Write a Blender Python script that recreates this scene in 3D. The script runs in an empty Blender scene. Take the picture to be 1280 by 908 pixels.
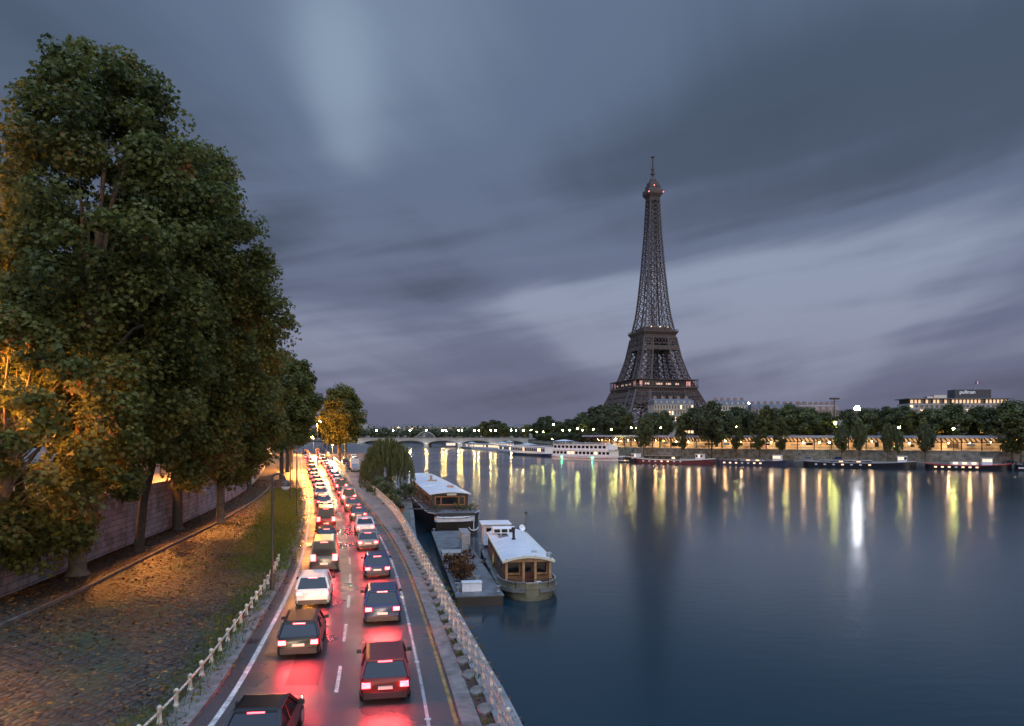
import bpy, math, random
import numpy as np
from mathutils import Vector, Matrix
R = math.radians
S = bpy.context.scene
COL = S.collection
rnd = random.Random(7)

# ------------------------------------------------------------------ camera
CAMZ, F, HY = 14.0, 900.0, 543.0          # eye height, focal length and horizon row of the 1280 px photograph
cam = bpy.data.objects.new('camera', bpy.data.cameras.new('camera'))
COL.objects.link(cam)
cam.location = (0, 0, CAMZ)
cam.rotation_euler = (R(90), 0, 0)
cam.data.sensor_width = 36
cam.data.lens = 36 * F / 1280
cam.data.shift_y = (HY - 454) / 1280
cam.data.clip_start, cam.data.clip_end = 0.1, 20000
S.camera = cam

# ------------------------------------------------------------------ dusk sky with drifting cloud
W = bpy.data.worlds.new('World'); S.world = W; W.use_nodes = True
SUN_EL, SUN_AZ = R(14), R(158)
def build_world():
    nt = W.node_tree; nt.nodes.clear()
    N = nt.nodes.new; L = nt.links.new
    def val(v):
        n = N('ShaderNodeValue'); n.outputs[0].default_value = v; return n.outputs[0]
    def m(op, a, b=None, c=None):
        n = N('ShaderNodeMath'); n.operation = op
        for i, x in enumerate((a, b, c)):
            if x is None: continue
            if isinstance(x, (int, float)): n.inputs[i].default_value = x
            else: L(x, n.inputs[i])
        return n.outputs[0]
    def mixc(f, a, b, mode='MIX'):
        n = N('ShaderNodeMix'); n.data_type = 'RGBA'; n.blend_type = mode
        for s, x in ((n.inputs[0], f), (n.inputs[6], a), (n.inputs[7], b)):
            if isinstance(x, (int, float)): s.default_value = x
            elif isinstance(x, tuple): s.default_value = (*x, 1)
            else: L(x, s)
        return n.outputs[2]
    tc = N('ShaderNodeTexCoord'); sep = N('ShaderNodeSeparateXYZ'); L(tc.outputs['Generated'], sep.inputs[0])
    x, y, z = sep.outputs
    az = m('ARCTAN2', x, y)                     # 0 straight up the river, + to the right
    el = m('ARCSINE', m('MAXIMUM', m('MINIMUM', z, 1.0), -1.0))
    zz = m('ADD', m('MAXIMUM', z, 0.0), 0.16)
    px = m('DIVIDE', x, zz); py = m('DIVIDE', y, zz)
    def noise(ang, sx, sy, scale, detail, off):
        c, s = math.cos(ang), math.sin(ang)
        u = m('ADD', m('MULTIPLY', px, c * sx), m('MULTIPLY', py, s * sx))
        v = m('ADD', m('MULTIPLY', px, -s * sy), m('MULTIPLY', py, c * sy))
        cb = N('ShaderNodeCombineXYZ'); L(u, cb.inputs[0]); L(v, cb.inputs[1]); cb.inputs[2].default_value = off
        n = N('ShaderNodeTexNoise'); n.inputs['Scale'].default_value = scale; n.inputs['Detail'].default_value = detail
        n.inputs['Roughness'].default_value = 0.5
        L(cb.outputs[0], n.inputs['Vector']); return n.outputs[0]
    def blob(a0, e0, sa, se, rot=0.0):
        da = m('SUBTRACT', az, a0); de = m('SUBTRACT', el, e0)
        c, s = math.cos(rot), math.sin(rot)
        u = m('ADD', m('MULTIPLY', da, c), m('MULTIPLY', de, s))
        v = m('ADD', m('MULTIPLY', da, -s), m('MULTIPLY', de, c))
        q = m('ADD', m('POWER', m('DIVIDE', u, sa), 2.0), m('POWER', m('DIVIDE', v, se), 2.0))
        return m('EXPONENT', m('MULTIPLY', q, -1.0))
    n1 = noise(R(-14), 1.0, 0.20, 0.62, 6, 1.3)
    n2 = noise(R(-20), 1.0, 0.13, 1.5, 7, 7.7)
    n3 = noise(R(70), 0.3, 1.0, 1.1, 5, 3.1)
    cl = m('ADD', m('ADD', m('MULTIPLY', n1, 0.55), m('MULTIPLY', n2, 0.42)), m('MULTIPLY', n3, 0.23))   # ~0.6 mean
    cl = m('MULTIPLY', m('SUBTRACT', cl, 0.5), 2.6)
    # thin wisps lying along the horizon, thickest low on the right
    wv = N('ShaderNodeCombineXYZ'); L(m('ADD', m('MULTIPLY', az, 1.5), m('MULTIPLY', el, -1.2)), wv.inputs[0]); L(m('ADD', m('MULTIPLY', el, 11.0), m('MULTIPLY', az, -1.6)), wv.inputs[1]); wv.inputs[2].default_value = 4.4
    wn = N('ShaderNodeTexNoise'); wn.inputs['Scale'].default_value = 1.9; wn.inputs['Detail'].default_value = 4; wn.inputs['Roughness'].default_value = 0.42; wn.inputs['Distortion'].default_value = 0.35; L(wv.outputs[0], wn.inputs['Vector'])
    wl = m('EXPONENT', m('MULTIPLY', m('POWER', m('DIVIDE', m('SUBTRACT', el, 0.15), 0.16), 2.0), -1.0))
    cl = m('ADD', cl, m('MULTIPLY', m('MULTIPLY', m('SUBTRACT', wn.outputs[0], 0.47), wl), 2.5))
    # the large bright rifts and dark banks, by their bearing and elevation
    def A(pxx): return math.atan((pxx - 640) / 900)
    def E(pxx, pyy): return math.atan((HY - pyy) / math.hypot(900, pxx - 640))
    terms = []
    for (bx, by, sa, se, rot, amt) in SKY_BLOBS:
        terms.append(m('MULTIPLY', blob(A(bx), E(bx, by), sa, se, rot), amt))
    acc = cl
    for t in terms: acc = m('ADD', acc, t)
    acc = m('ADD', m('MULTIPLY', acc, 0.50), 0.41)
    ramp = N('ShaderNodeValToRGB'); L(acc, ramp.inputs[0]); ramp.color_ramp.interpolation = 'EASE'
    cr = ramp.color_ramp
    while len(cr.elements) < 4: cr.elements.new(0.5)
    for e, (p, c) in zip(cr.elements, SKY_RAMP):
        e.position = p; e.color = (*c, 1)
    # mauve murk low over the city
    low = m('EXPONENT', m('MULTIPLY', m('POWER', m('DIVIDE', el, 0.115), 2.0), -1.0))
    col = mixc(m('MULTIPLY', low, 0.5), ramp.outputs[0], SKY_LOW)
    hue = N('ShaderNodeMapRange'); L(el, hue.inputs[0]); hue.inputs[1].default_value = 0.12; hue.inputs[2].default_value = 0.45
    col = mixc(1.0, col, mixc(hue.outputs[0], (1.02, 0.985, 1.05), (0.86, 1.0, 1.05)), 'MULTIPLY')
    # cool zenith above the frame, boosted as unseen fill for roofs and foliage
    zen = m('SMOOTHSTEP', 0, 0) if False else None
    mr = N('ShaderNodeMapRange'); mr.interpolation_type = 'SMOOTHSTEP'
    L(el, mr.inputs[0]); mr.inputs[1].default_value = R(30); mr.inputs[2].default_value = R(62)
    mr.inputs[3].default_value = 1.0; mr.inputs[4].default_value = ZENITH_BOOST
    bk = N('ShaderNodeMapRange'); bk.interpolation_type = 'SMOOTHSTEP'; L(y, bk.inputs[0])      # sky behind the viewer, brightened as added fill on camera-facing sides
    bk.inputs[1].default_value = 0.25; bk.inputs[2].default_value = -0.6; bk.inputs[3].default_value = 1.0; bk.inputs[4].default_value = BACKSKY_FILL
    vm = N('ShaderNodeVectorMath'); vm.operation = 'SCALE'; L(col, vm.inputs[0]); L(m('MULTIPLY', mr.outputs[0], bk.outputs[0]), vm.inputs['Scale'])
    sky = N('ShaderNodeTexSky'); sky.sky_type = 'NISHITA'; sky.sun_disc = False
    sky.sun_elevation = R(2); sky.sun_rotation = SUN_AZ; sky.altitude = 40
    sky.air_density = 1.3; sky.dust_density = 2.5
    b1 = N('ShaderNodeBackground'); L(sky.outputs[0], b1.inputs[0]); b1.inputs[1].default_value = 0.05
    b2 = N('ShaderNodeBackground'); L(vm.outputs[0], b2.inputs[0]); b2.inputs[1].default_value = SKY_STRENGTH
    add = N('ShaderNodeMixShader'); add.inputs[0].default_value = 0.93
    L(b1.outputs[0], add.inputs[1]); L(b2.outputs[0], add.inputs[2])
    out = N('ShaderNodeOutputWorld'); L(add.outputs[0], out.inputs[0])
SKY_STRENGTH = 0.9
ZENITH_BOOST = 6.4
BACKSKY_FILL = 2.6
SKY_BLOBS = [  # px, py in the photograph, bearing size, elevation size, tilt, strength
    (425, 125, 0.055, 0.15, 0.16, 0.5), (500, 30, 0.22, 0.10, 0.1, 0.30), (930, 345, 0.16, 0.055, 0.25, 0.62),
    (1230, 290, 0.25, 0.05, 0.2, 0.45), (1050, 425, 0.5, 0.08, 0.0, 0.42), (400, 380, 0.16, 0.10, 0.2, 0.38),
    (1020, 160, 0.42, 0.09, 0.12, -0.38), (600, 320, 0.30, 0.07, 0.40, -0.26), (650, 470, 0.3, 0.04, 0, 0.2), (1250, 40, 0.3, 0.12, 0, -0.3), (40, 30, 0.2, 0.12, 0, -0.2),
]
SKY_RAMP = [(0.0, (0.056, 0.070, 0.116)), (0.30, (0.094, 0.116, 0.172)), (0.60, (0.170, 0.202, 0.298)), (1.0, (0.34, 0.39, 0.50))]
SKY_LOW = (0.158, 0.156, 0.218)
build_world()
sun = bpy.data.objects.new('sun', bpy.data.lights.new('sun', 'SUN')); COL.objects.link(sun)
sun.data.energy = 0.9; sun.data.angle = R(40); sun.data.color = (1, 0.77, 0.50)
sun.rotation_euler = (R(90) - SUN_EL, 0, R(180) - SUN_AZ)
vs = S.view_settings
vs.view_transform = 'Standard'; vs.look = 'None'; vs.exposure = 0; vs.gamma = 1; vs.use_curve_mapping = False
S.cycles.max_bounces = 6; S.cycles.diffuse_bounces = 3; S.cycles.glossy_bounces = 3; S.cycles.transparent_max_bounces = 6
S.cycles.sample_clamp_indirect = 6
S.cycles.use_denoising = True

# ------------------------------------------------------------------ helpers
def at(px, Y, z): return Vector(((px - 640) / F * Y, Y, z))
def pz(py, Y): return CAMZ - (py - HY) / F * Y
ORD = ['first', 'second', 'third', 'fourth', 'fifth', 'sixth', 'seventh', 'eighth', 'ninth', 'tenth', 'eleventh', 'twelfth', 'thirteenth',
       'fourteenth', 'fifteenth', 'sixteenth', 'seventeenth', 'eighteenth', 'nineteenth', 'twentieth', 'twenty-first', 'twenty-second',
       'twenty-third', 'twenty-fourth', 'twenty-fifth', 'twenty-sixth', 'twenty-seventh', 'twenty-eighth', 'twenty-ninth', 'thirtieth',
       'thirty-first', 'thirty-second', 'thirty-third', 'thirty-fourth', 'thirty-fifth', 'thirty-sixth']

class MB:
    def __init__(s): s.v, s.f = [], []
    def add(s, vs_, fs):
        o = len(s.v); s.v += [tuple(p) for p in vs_]; s.f += [tuple(i + o for i in f) for f in fs]; return s
    def box(s, c, size, rz=0, top=1.0):
        x, y, z = (d / 2 for d in size); ca, sa = math.cos(rz), math.sin(rz); P = []
        for dz, t in ((-z, 1), (z, top)):
            for dx, dy in ((-x, -y), (x, -y), (x, y), (-x, y)):
                dx *= t; dy *= t
                P.append((c[0] + dx * ca - dy * sa, c[1] + dx * sa + dy * ca, c[2] + dz))
        return s.add(P, [(3, 2, 1, 0), (4, 5, 6, 7), (0, 1, 5, 4), (1, 2, 6, 5), (2, 3, 7, 6), (3, 0, 4, 7)])
    def beam(s, p, q, w, h=None):
        p, q = Vector(p), Vector(q); d = q - p
        if d.length < 1e-6: return s
        d.normalize(); h = h or w
        up = Vector((0, 0, 1)) if abs(d.z) < 0.95 else Vector((1, 0, 0))
        a = d.cross(up).normalized() * (w / 2); b = a.cross(d).normalized() * (h / 2)
        P = [e + sa * a + sb * b for e in (p, q) for sa, sb in ((-1, -1), (1, -1), (1, 1), (-1, 1))]
        return s.add(P, [(0, 1, 2, 3), (7, 6, 5, 4), (0, 4, 5, 1), (1, 5, 6, 2), (2, 6, 7, 3), (3, 7, 4, 0)])
    def tube(s, pts, r, n=8, cap=True):
        pts = [Vector(p) for p in pts]; rs = r if isinstance(r, (list, tuple)) else [r] * len(pts); P, Fc = [], []
        ref = Vector((0.31, 0.95, 0.05))
        for i, p in enumerate(pts):
            d = (pts[min(i + 1, len(pts) - 1)] - pts[max(i - 1, 0)]).normalized()
            if abs(d.dot(ref)) > 0.95: ref = Vector((1, 0, 0))
            a = d.cross(ref).normalized(); b = d.cross(a)
            for k in range(n):
                t = 2 * math.pi * k / n; P.append(p + (a * math.cos(t) + b * math.sin(t)) * rs[i])
        for i in range(len(pts) - 1):
            for k in range(n):
                k2 = (k + 1) % n; Fc.append((i * n + k, i * n + k2, (i + 1) * n + k2, (i + 1) * n + k))
        if cap:
            Fc.append(tuple(range(n))[::-1]); Fc.append(tuple(range((len(pts) - 1) * n, len(pts) * n)))
        return s.add(P, Fc)
    def lathe(s, c, prof, n=12, rz=0):
        P, Fc = [], []
        for r, z in prof:
            for k in range(n):
                t = 2 * math.pi * k / n + rz; P.append((c[0] + r * math.cos(t), c[1] + r * math.sin(t), c[2] + z))
        for i in range(len(prof) - 1):
            for k in range(n):
                k2 = (k + 1) % n; Fc.append((i * n + k, i * n + k2, (i + 1) * n + k2, (i + 1) * n + k))
        Fc.append(tuple(range(n))[::-1]); Fc.append(tuple(range((len(prof) - 1) * n, len(prof) * n)))
        return s.add(P, Fc)
    def ball(s, c, r, n=8, m=5, sz=1.0):
        return s.lathe(c, [(r * math.sin(math.pi * (i + 0.02) / (m + 0.04)), -r * sz * math.cos(math.pi * (i + 0.02) / (m + 0.04))) for i in range(m + 1)], n)
    def loft(s, rings, cap=True, closed=True):
        n = len(rings[0]); P = [p for r_ in rings for p in r_]; Fc = []
        for i in range(len(rings) - 1):
            for k in range(n if closed else n - 1):
                k2 = (k + 1) % n; Fc.append((i * n + k, i * n + k2, (i + 1) * n + k2, (i + 1) * n + k))
        if cap and closed:
            Fc.append(tuple(range(n))[::-1]); Fc.append(tuple(range((len(rings) - 1) * n, len(rings) * n)))
        return s.add(P, Fc)
    def build(s, name, mat, parent=None, smooth=False, bevel=0.0):
        me = bpy.data.meshes.new(name); me.from_pydata(s.v, [], s.f); me.update()
        bm_fix(me)
        if mat: me.materials.append(mat)
        if smooth:
            me.polygons.foreach_set('use_smooth', [True] * len(me.polygons))
            try: me.set_sharp_from_angle(angle=R(38))
            except Exception: pass
        o = bpy.data.objects.new(name, me); COL.objects.link(o)
        if parent: o.parent = parent
        if bevel:
            b = o.modifiers.new('bevel', 'BEVEL'); b.width = bevel; b.segments = 2; b.limit_method = 'ANGLE'
        return o
import bmesh
def bm_fix(me):
    bm = bmesh.new(); bm.from_mesh(me); bmesh.ops.recalc_face_normals(bm, faces=bm.faces); bm.to_mesh(me); bm.free()

def tag(o, label=None, cat=None, group=None, kind=None):
    for k, v in (('label', label), ('category', cat), ('group', group), ('kind', kind)):
        if v: o[k] = v
    return o
def thing(name, label, cat, loc=(0, 0, 0), rz=0, group=None):
    o = bpy.data.objects.new(name, None); o.empty_display_size = 0.3; COL.objects.link(o)
    o.location = loc; o.rotation_euler = (0, 0, rz)
    return tag(o, label, cat, group)
def kids(o): return [c for c in bpy.data.objects if c.parent == o]
def copy_thing(root, loc, rz, label, scale=None, group=None):
    c = root.copy(); COL.objects.link(c); c.location = loc; c.rotation_euler = (0, 0, rz)
    if scale: c.scale = scale
    c['label'] = label
    if group: c['group'] = group
    for ch in KIDS.setdefault(root.name, kids(root)):
        d = ch.copy(); COL.objects.link(d); d.parent = c
        for g in KIDS.setdefault(ch.name, kids(ch)):
            e = g.copy(); COL.objects.link(e); e.parent = d
    return c
KIDS = {}

# ------------------------------------------------------------------ materials
MATS = {}
def mat(name, col, rough=0.7, metal=0.0, var=0.0, scale=3.0, bump=0.0, bscale=None, emit=None, estr=0.0, spec=0.5, trans=0.0, dirt=None):
    if name in MATS: return MATS[name]
    m_ = bpy.data.materials.new(name); m_.use_nodes = True; MATS[name] = m_
    nt = m_.node_tree; b = nt.nodes['Principled BSDF']; L = nt.links.new
    b.inputs['Base Color'].default_value = (*col, 1); b.inputs['Roughness'].default_value = rough
    b.inputs['Metallic'].default_value = metal; b.inputs['Specular IOR Level'].default_value = spec
    if emit: b.inputs['Emission Color'].default_value = (*emit, 1); b.inputs['Emission Strength'].default_value = estr
    if var or bump:
        tc = nt.nodes.new('ShaderNodeTexCoord'); n = nt.nodes.new('ShaderNodeTexNoise')
        n.inputs['Scale'].default_value = scale; n.inputs['Detail'].default_value = 6; n.inputs['Roughness'].default_value = 0.6
        L(tc.outputs['Object'], n.inputs['Vector'])
        if var:
            r_ = nt.nodes.new('ShaderNodeValToRGB'); r_.color_ramp.elements[0].position = 0.3; r_.color_ramp.elements[1].position = 0.7
            d = dirt or tuple(c * (1 - var) for c in col)
            r_.color_ramp.elements[0].color = (*d, 1); r_.color_ramp.elements[1].color = (*[min(1, c * (1 + var * 0.5)) for c in col], 1)
            L(n.outputs[0], r_.inputs[0]); L(r_.outputs[0], b.inputs['Base Color'])
        if bump:
            n2 = nt.nodes.new('ShaderNodeTexNoise'); n2.inputs['Scale'].default_value = bscale or scale * 4; n2.inputs['Detail'].default_value = 5
            L(tc.outputs['Object'], n2.inputs['Vector'])
            bp = nt.nodes.new('ShaderNodeBump'); bp.inputs['Strength'].default_value = bump; bp.inputs['Distance'].default_value = 0.03
            L(n2.outputs[0], bp.inputs['Height']); L(bp.outputs[0], b.inputs['Normal'])
    return m_
def brick_mat(name, c1, c2, mortar, bw, bh, axes='xy', rough=0.6, rot=0.0, bump=0.6, stain=(0.05, 0.05, 0.04), stain_amt=0.5, stain_scale=0.25, msize=0.012, warp=0.0, patch=None):
    m_ = bpy.data.materials.new(name); m_.use_nodes = True; MATS[name] = m_
    nt = m_.node_tree; b = nt.nodes['Principled BSDF']; L = nt.links.new; N = nt.nodes.new
    tc = N('ShaderNodeTexCoord'); sp = N('ShaderNodeSeparateXYZ'); L(tc.outputs['Object'], sp.inputs[0])
    cb = N('ShaderNodeCombineXYZ')
    for i, a in enumerate(axes): L(sp.outputs['xyz'.index(a)], cb.inputs[i])
    mp = N('ShaderNodeMapping'); mp.inputs['Rotation'].default_value = (0, 0, rot); L(cb.outputs[0], mp.inputs[0])
    vec = mp.outputs[0]
    if warp:
        nw = N('ShaderNodeTexNoise'); nw.inputs['Scale'].default_value = 1.3; L(mp.outputs[0], nw.inputs['Vector'])
        sb = N('ShaderNodeVectorMath'); sb.operation = 'SCALE'; sb.inputs['Scale'].default_value = warp; L(nw.outputs['Color'], sb.inputs[0])
        ad = N('ShaderNodeVectorMath'); L(mp.outputs[0], ad.inputs[0]); L(sb.outputs[0], ad.inputs[1]); vec = ad.outputs[0]
    br = N('ShaderNodeTexBrick'); L(vec, br.inputs['Vector'])
    br.inputs['Color1'].default_value = (*c1, 1); br.inputs['Color2'].default_value = (*c2, 1); br.inputs['Mortar'].default_value = (*mortar, 1)
    br.inputs['Scale'].default_value = 1; br.inputs['Mortar Size'].default_value = msize; br.inputs['Mortar Smooth'].default_value = 0.6
    br.inputs['Brick Width'].default_value = bw; br.inputs['Row Height'].default_value = bh
    n = N('ShaderNodeTexNoise'); n.inputs['Scale'].default_value = stain_scale; n.inputs['Detail'].default_value = 8; n.inputs['Roughness'].default_value = 0.65
    L(tc.outputs['Object'], n.inputs['Vector'])
    r_ = N('ShaderNodeValToRGB'); r_.color_ramp.elements[0].position = 0.45; r_.color_ramp.elements[1].position = 0.68
    L(n.outputs[0], r_.inputs[0])
    ml = N('ShaderNodeMath'); ml.operation = 'MULTIPLY'; ml.inputs[1].default_value = stain_amt; L(r_.outputs[0], ml.inputs[0])
    mx = N('ShaderNodeMix'); mx.data_type = 'RGBA'; L(ml.outputs[0], mx.inputs[0]); L(br.outputs[0], mx.inputs[6]); mx.inputs[7].default_value = (*stain, 1)
    L(mx.outputs[2], b.inputs['Base Color']); b.inputs['Roughness'].default_value = rough
    n2 = N('ShaderNodeTexNoise'); n2.inputs['Scale'].default_value = 9; n2.inputs['Detail'].default_value = 4; L(tc.outputs['Object'], n2.inputs['Vector'])
    hm = N('ShaderNodeMath'); hm.operation = 'MULTIPLY_ADD'; L(n2.outputs[0], hm.inputs[0]); hm.inputs[1].default_value = 0.5
    iv = N('ShaderNodeMath'); iv.operation = 'SUBTRACT'; iv.inputs[0].default_value = 1; L(br.outputs['Fac'], iv.inputs[1]); L(iv.outputs[0], hm.inputs[2])
    bp = N('ShaderNodeBump'); bp.inputs['Strength'].default_value = bump; bp.inputs['Distance'].default_value = 0.03
    L(hm.outputs[0], bp.inputs['Height']); L(bp.outputs[0], b.inputs['Normal'])
    return m_
def leaf_mat(name, stops, trans=0.3, rough=0.6):
    m_ = bpy.data.materials.new(name); m_.use_nodes = True; MATS[name] = m_
    nt = m_.node_tree; b = nt.nodes['Principled BSDF']; L = nt.links.new; N = nt.nodes.new
    a = N('ShaderNodeAttribute'); a.attribute_name = 'v'
    r_ = N('ShaderNodeValToRGB'); cr = r_.color_ramp
    while len(cr.elements) < len(stops): cr.elements.new(0.5)
    for e, (p, c) in zip(cr.elements, stops): e.position = p; e.color = (*c, 1)
    L(a.outputs['Fac'], r_.inputs[0]); L(r_.outputs[0], b.inputs['Base Color']); b.inputs['Roughness'].default_value = rough
    b.inputs['Specular IOR Level'].default_value = 0.25
    t = N('ShaderNodeBsdfTranslucent'); L(r_.outputs[0], t.inputs[0])
    mx = N('ShaderNodeMixShader'); mx.inputs[0].default_value = trans
    L(b.outputs[0], mx.inputs[1]); L(t.outputs[0], mx.inputs[2]); L(mx.outputs[0], nt.nodes['Material Output'].inputs[0])
    return m_
def emis(name, col, s):
    return mat(name, (0.8, 0.8, 0.8), 0.4, emit=col, estr=s)

M_iron = mat('brown_iron', (0.080, 0.055, 0.047), 0.65, 0.0, var=0.25, scale=0.1)
M_iron_dark = mat('dark_iron', (0.055, 0.04, 0.036), 0.65)
M_white = mat('white_paint', (0.74, 0.75, 0.75), 0.45, var=0.18, scale=2.0)
M_rail = mat('weathered_white_rail', (0.60, 0.52, 0.40), 0.6, var=0.6, scale=5, bump=0.4, dirt=(0.20, 0.15, 0.10))
M_galv = mat('galvanised_tube', (0.36, 0.37, 0.38), 0.4, 0.6, var=0.4, scale=5)
M_wood = mat('varnished_wood', (0.17, 0.075, 0.03), 0.4, var=0.45, scale=3, bump=0.15)
M_wood_light = mat('pale_wood', (0.42, 0.24, 0.12), 0.45, var=0.35, scale=3)
M_darkwood = mat('dark_boards', (0.035, 0.024, 0.018), 0.5, var=0.5, scale=4)
M_glass = mat('dark_glass', (0.010, 0.012, 0.015), 0.10, spec=0.4)
M_black = mat('black_hull', (0.012, 0.012, 0.015), 0.35, var=0.4, scale=1.2)
M_steel_deck = mat('grey_deck', (0.12, 0.13, 0.14), 0.5, var=0.6, scale=0.9, bump=0.3, dirt=(0.05, 0.045, 0.038))
M_roofwhite = mat('white_boat_roof', (0.62, 0.65, 0.67), 0.33, var=0.2, scale=0.5, dirt=(0.50, 0.52, 0.53))
M_stone = mat('pale_stone', (0.36, 0.33, 0.28), 0.8, var=0.3, scale=0.4, bump=0.2)
M_slate = mat('slate_roof', (0.10, 0.11, 0.13), 0.5, var=0.3, scale=0.4)
M_bark = mat('plane_bark', (0.15, 0.115, 0.08), 0.85, var=0.5, scale=2.2, bump=0.6)
M_bark2 = mat('dark_bark', (0.06, 0.048, 0.036), 0.9, var=0.4, scale=3)
M_lampglow = emis('lamp_yellow_glow', (1.0, 0.72, 0.22), 520)
M_lampgreen = emis('lamp_greenish_glow', (0.9, 0.88, 0.20), 200)
M_sodium = emis('lamp_sodium_glow', (1.0, 0.48, 0.10), 200)
M_post = mat('lamp_post_paint', (0.05, 0.042, 0.035), 0.45, 0.2)
M_warmwin = emis('warm_window_glow', (1.0, 0.55, 0.20), 2.2)
M_tyre = mat('tyre_rubber', (0.012, 0.012, 0.012), 0.8)
M_asph_wet = None
# ------------------------------------------------------------------ plan curves (x as a function of the distance y)
class Curve:
    def __init__(s, pts):
        s.y = np.array([p[0] for p in pts], float); s.x = np.array([p[1] for p in pts], float)
        d = np.diff(s.x) / np.diff(s.y); s.m = np.concatenate([[d[0]], (d[1:] + d[:-1]) / 2, [d[-1]]])
    def __call__(s, y):
        i = int(np.clip(np.searchsorted(s.y, y) - 1, 0, len(s.y) - 2)); h = s.y[i + 1] - s.y[i]; t = min(max((y - s.y[i]) / h, 0), 1)
        return float((2*t**3 - 3*t**2 + 1) * s.x[i] + (t**3 - 2*t**2 + t) * h * s.m[i] + (-2*t**3 + 3*t**2) * s.x[i+1] + (t**3 - t**2) * h * s.m[i+1])
edgeline = Curve([(-12, -8.6), (5, -9.0), (15, -9.3), (23.4, -9.8), (34, -11.6), (50, -14.9), (75.7, -21.4), (109.6, -31.0), (150, -43.3), (214, -62.5), (300, -88), (400, -117), (600, -171), (855, -236)])
roadR = Curve([(-12, 1.4), (5, 0.9), (14, 0.1), (23.4, -1.64), (35.8, -4.1), (51.3, -7.4), (71.3, -12.4), (104, -21.5), (150, -34), (182, -42.9), (300, -76.7), (400, -104.5), (600, -159), (855, -224)])
railR = Curve([(-12, 2.2), (5, 1.6), (14, 1.0), (23.6, -0.45), (30, -1.8), (38.9, -3.7), (56.6, -7.6), (81.4, -13.0), (104, -19), (128, -25.7), (155, -33)])
quayL = Curve([(-12, 3.0), (5, 2.3), (14, 1.7), (23.6, 0.25), (30, -1.1), (38.9, -3.0), (56.6, -6.8), (70, -9.6), (100, -14.2), (131, -19.5), (160, -27), (200, -36), (300, -58), (500, -98), (815, -165), (1100, -215)])
postL = Curve([(-12, -9.9), (5, -10.4), (23.2, -11.4), (26.4, -11.8), (31.1, -12.6), (36, -13.5), (44.7, -15.2), (51.6, -16.8), (75.7, -23.2), (109.6, -33), (150, -45.5), (214, -65), (300, -91), (400, -120), (600, -174), (855, -239)])
wallL = Curve([(-12, -26), (23, -27.4), (41, -29), (47.5, -30), (56.5, -31.5), (78, -34.9), (113, -42.5), (150, -53), (214, -73), (300, -101), (400, -131), (600, -185), (855, -250)])
def asphL(y): return edgeline(y) - 0.65
Z_ROAD, Z_SIDE = 4.5, 4.62

def grid_ys(y0, y1):
    ys = []; y = y0
    while y < y1: ys.append(y); y += 1.5 if y < 60 else (4 if y < 200 else 15)
    return ys + [y1]
def strip(name, fl, fr, z, y0, y1, m, skirt=0.6, nx=1):
    b = MB(); ys = grid_ys(y0, y1); n = nx + 1
    P = [(fl(y) + (fr(y) - fl(y)) * k / nx, y, z) for y in ys for k in range(n)]
    Fc = [(i * n + k, i * n + k + 1, (i + 1) * n + k + 1, (i + 1) * n + k) for i in range(len(ys) - 1) for k in range(nx)]
    o = len(P)
    for y in ys: P += [(fl(y), y, z), (fl(y), y, z - skirt), (fr(y), y, z), (fr(y), y, z - skirt)]
    for i in range(len(ys) - 1):
        a, c = o + i * 4, o + (i + 1) * 4
        Fc += [(a, a + 1, c + 1, c), (a + 2, a + 3, c + 3, c + 2)]
    b.add(P, Fc); ob = b.build(name, m); return tag(ob, kind='structure')
def flat(name, pts, z, m, depth=None):
    b = MB(); n = len(pts); P = [(*p, z) for p in pts]; Fc = [tuple(range(n))]
    if depth:
        P += [(*p, z - depth) for p in pts]; Fc += [(i, (i + 1) % n, (i + 1) % n + n, i + n) for i in range(n)]
    b.add(P, Fc); return tag(b.build(name, m), kind='structure')

# ---- materials of the setting
def asphalt_material():
    m_ = mat('damp_asphalt', (0.05, 0.05, 0.052), 0.38, bump=0.25, bscale=55, scale=0.35)
    nt = m_.node_tree; b = nt.nodes['Principled BSDF']; L = nt.links.new; N = nt.nodes.new
    tc = N('ShaderNodeTexCoord'); n = N('ShaderNodeTexNoise'); n.inputs['Scale'].default_value = 0.22; n.inputs['Detail'].default_value = 7
    L(tc.outputs['Object'], n.inputs['Vector'])
    r_ = N('ShaderNodeMapRange'); L(n.outputs[0], r_.inputs[0]); r_.inputs[1].default_value = 0.35; r_.inputs[2].default_value = 0.65
    r_.inputs[3].default_value = 0.22; r_.inputs[4].default_value = 0.48; L(r_.outputs[0], b.inputs['Roughness'])
    n3 = N('ShaderNodeTexNoise'); n3.inputs['Scale'].default_value = 40; L(tc.outputs['Object'], n3.inputs['Vector'])
    mx = N('ShaderNodeMix'); mx.data_type = 'RGBA'; mx.inputs[6].default_value = (0.032, 0.032, 0.034, 1); mx.inputs[7].default_value = (0.085, 0.083, 0.082, 1)
    ad = N('ShaderNodeMath'); ad.operation = 'MULTIPLY_ADD'; L(n.outputs[0], ad.inputs[0]); ad.inputs[1].default_value = 0.5
    ml = N('ShaderNodeMath'); ml.operation = 'MULTIPLY'; ml.inputs[1].default_value = 0.45; L(n3.outputs[0], ml.inputs[0]); L(ml.outputs[0], ad.inputs[2])
    L(ad.outputs[0], mx.inputs[0]); L(mx.outputs[2], b.inputs['Base Color'])
    return m_
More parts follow.
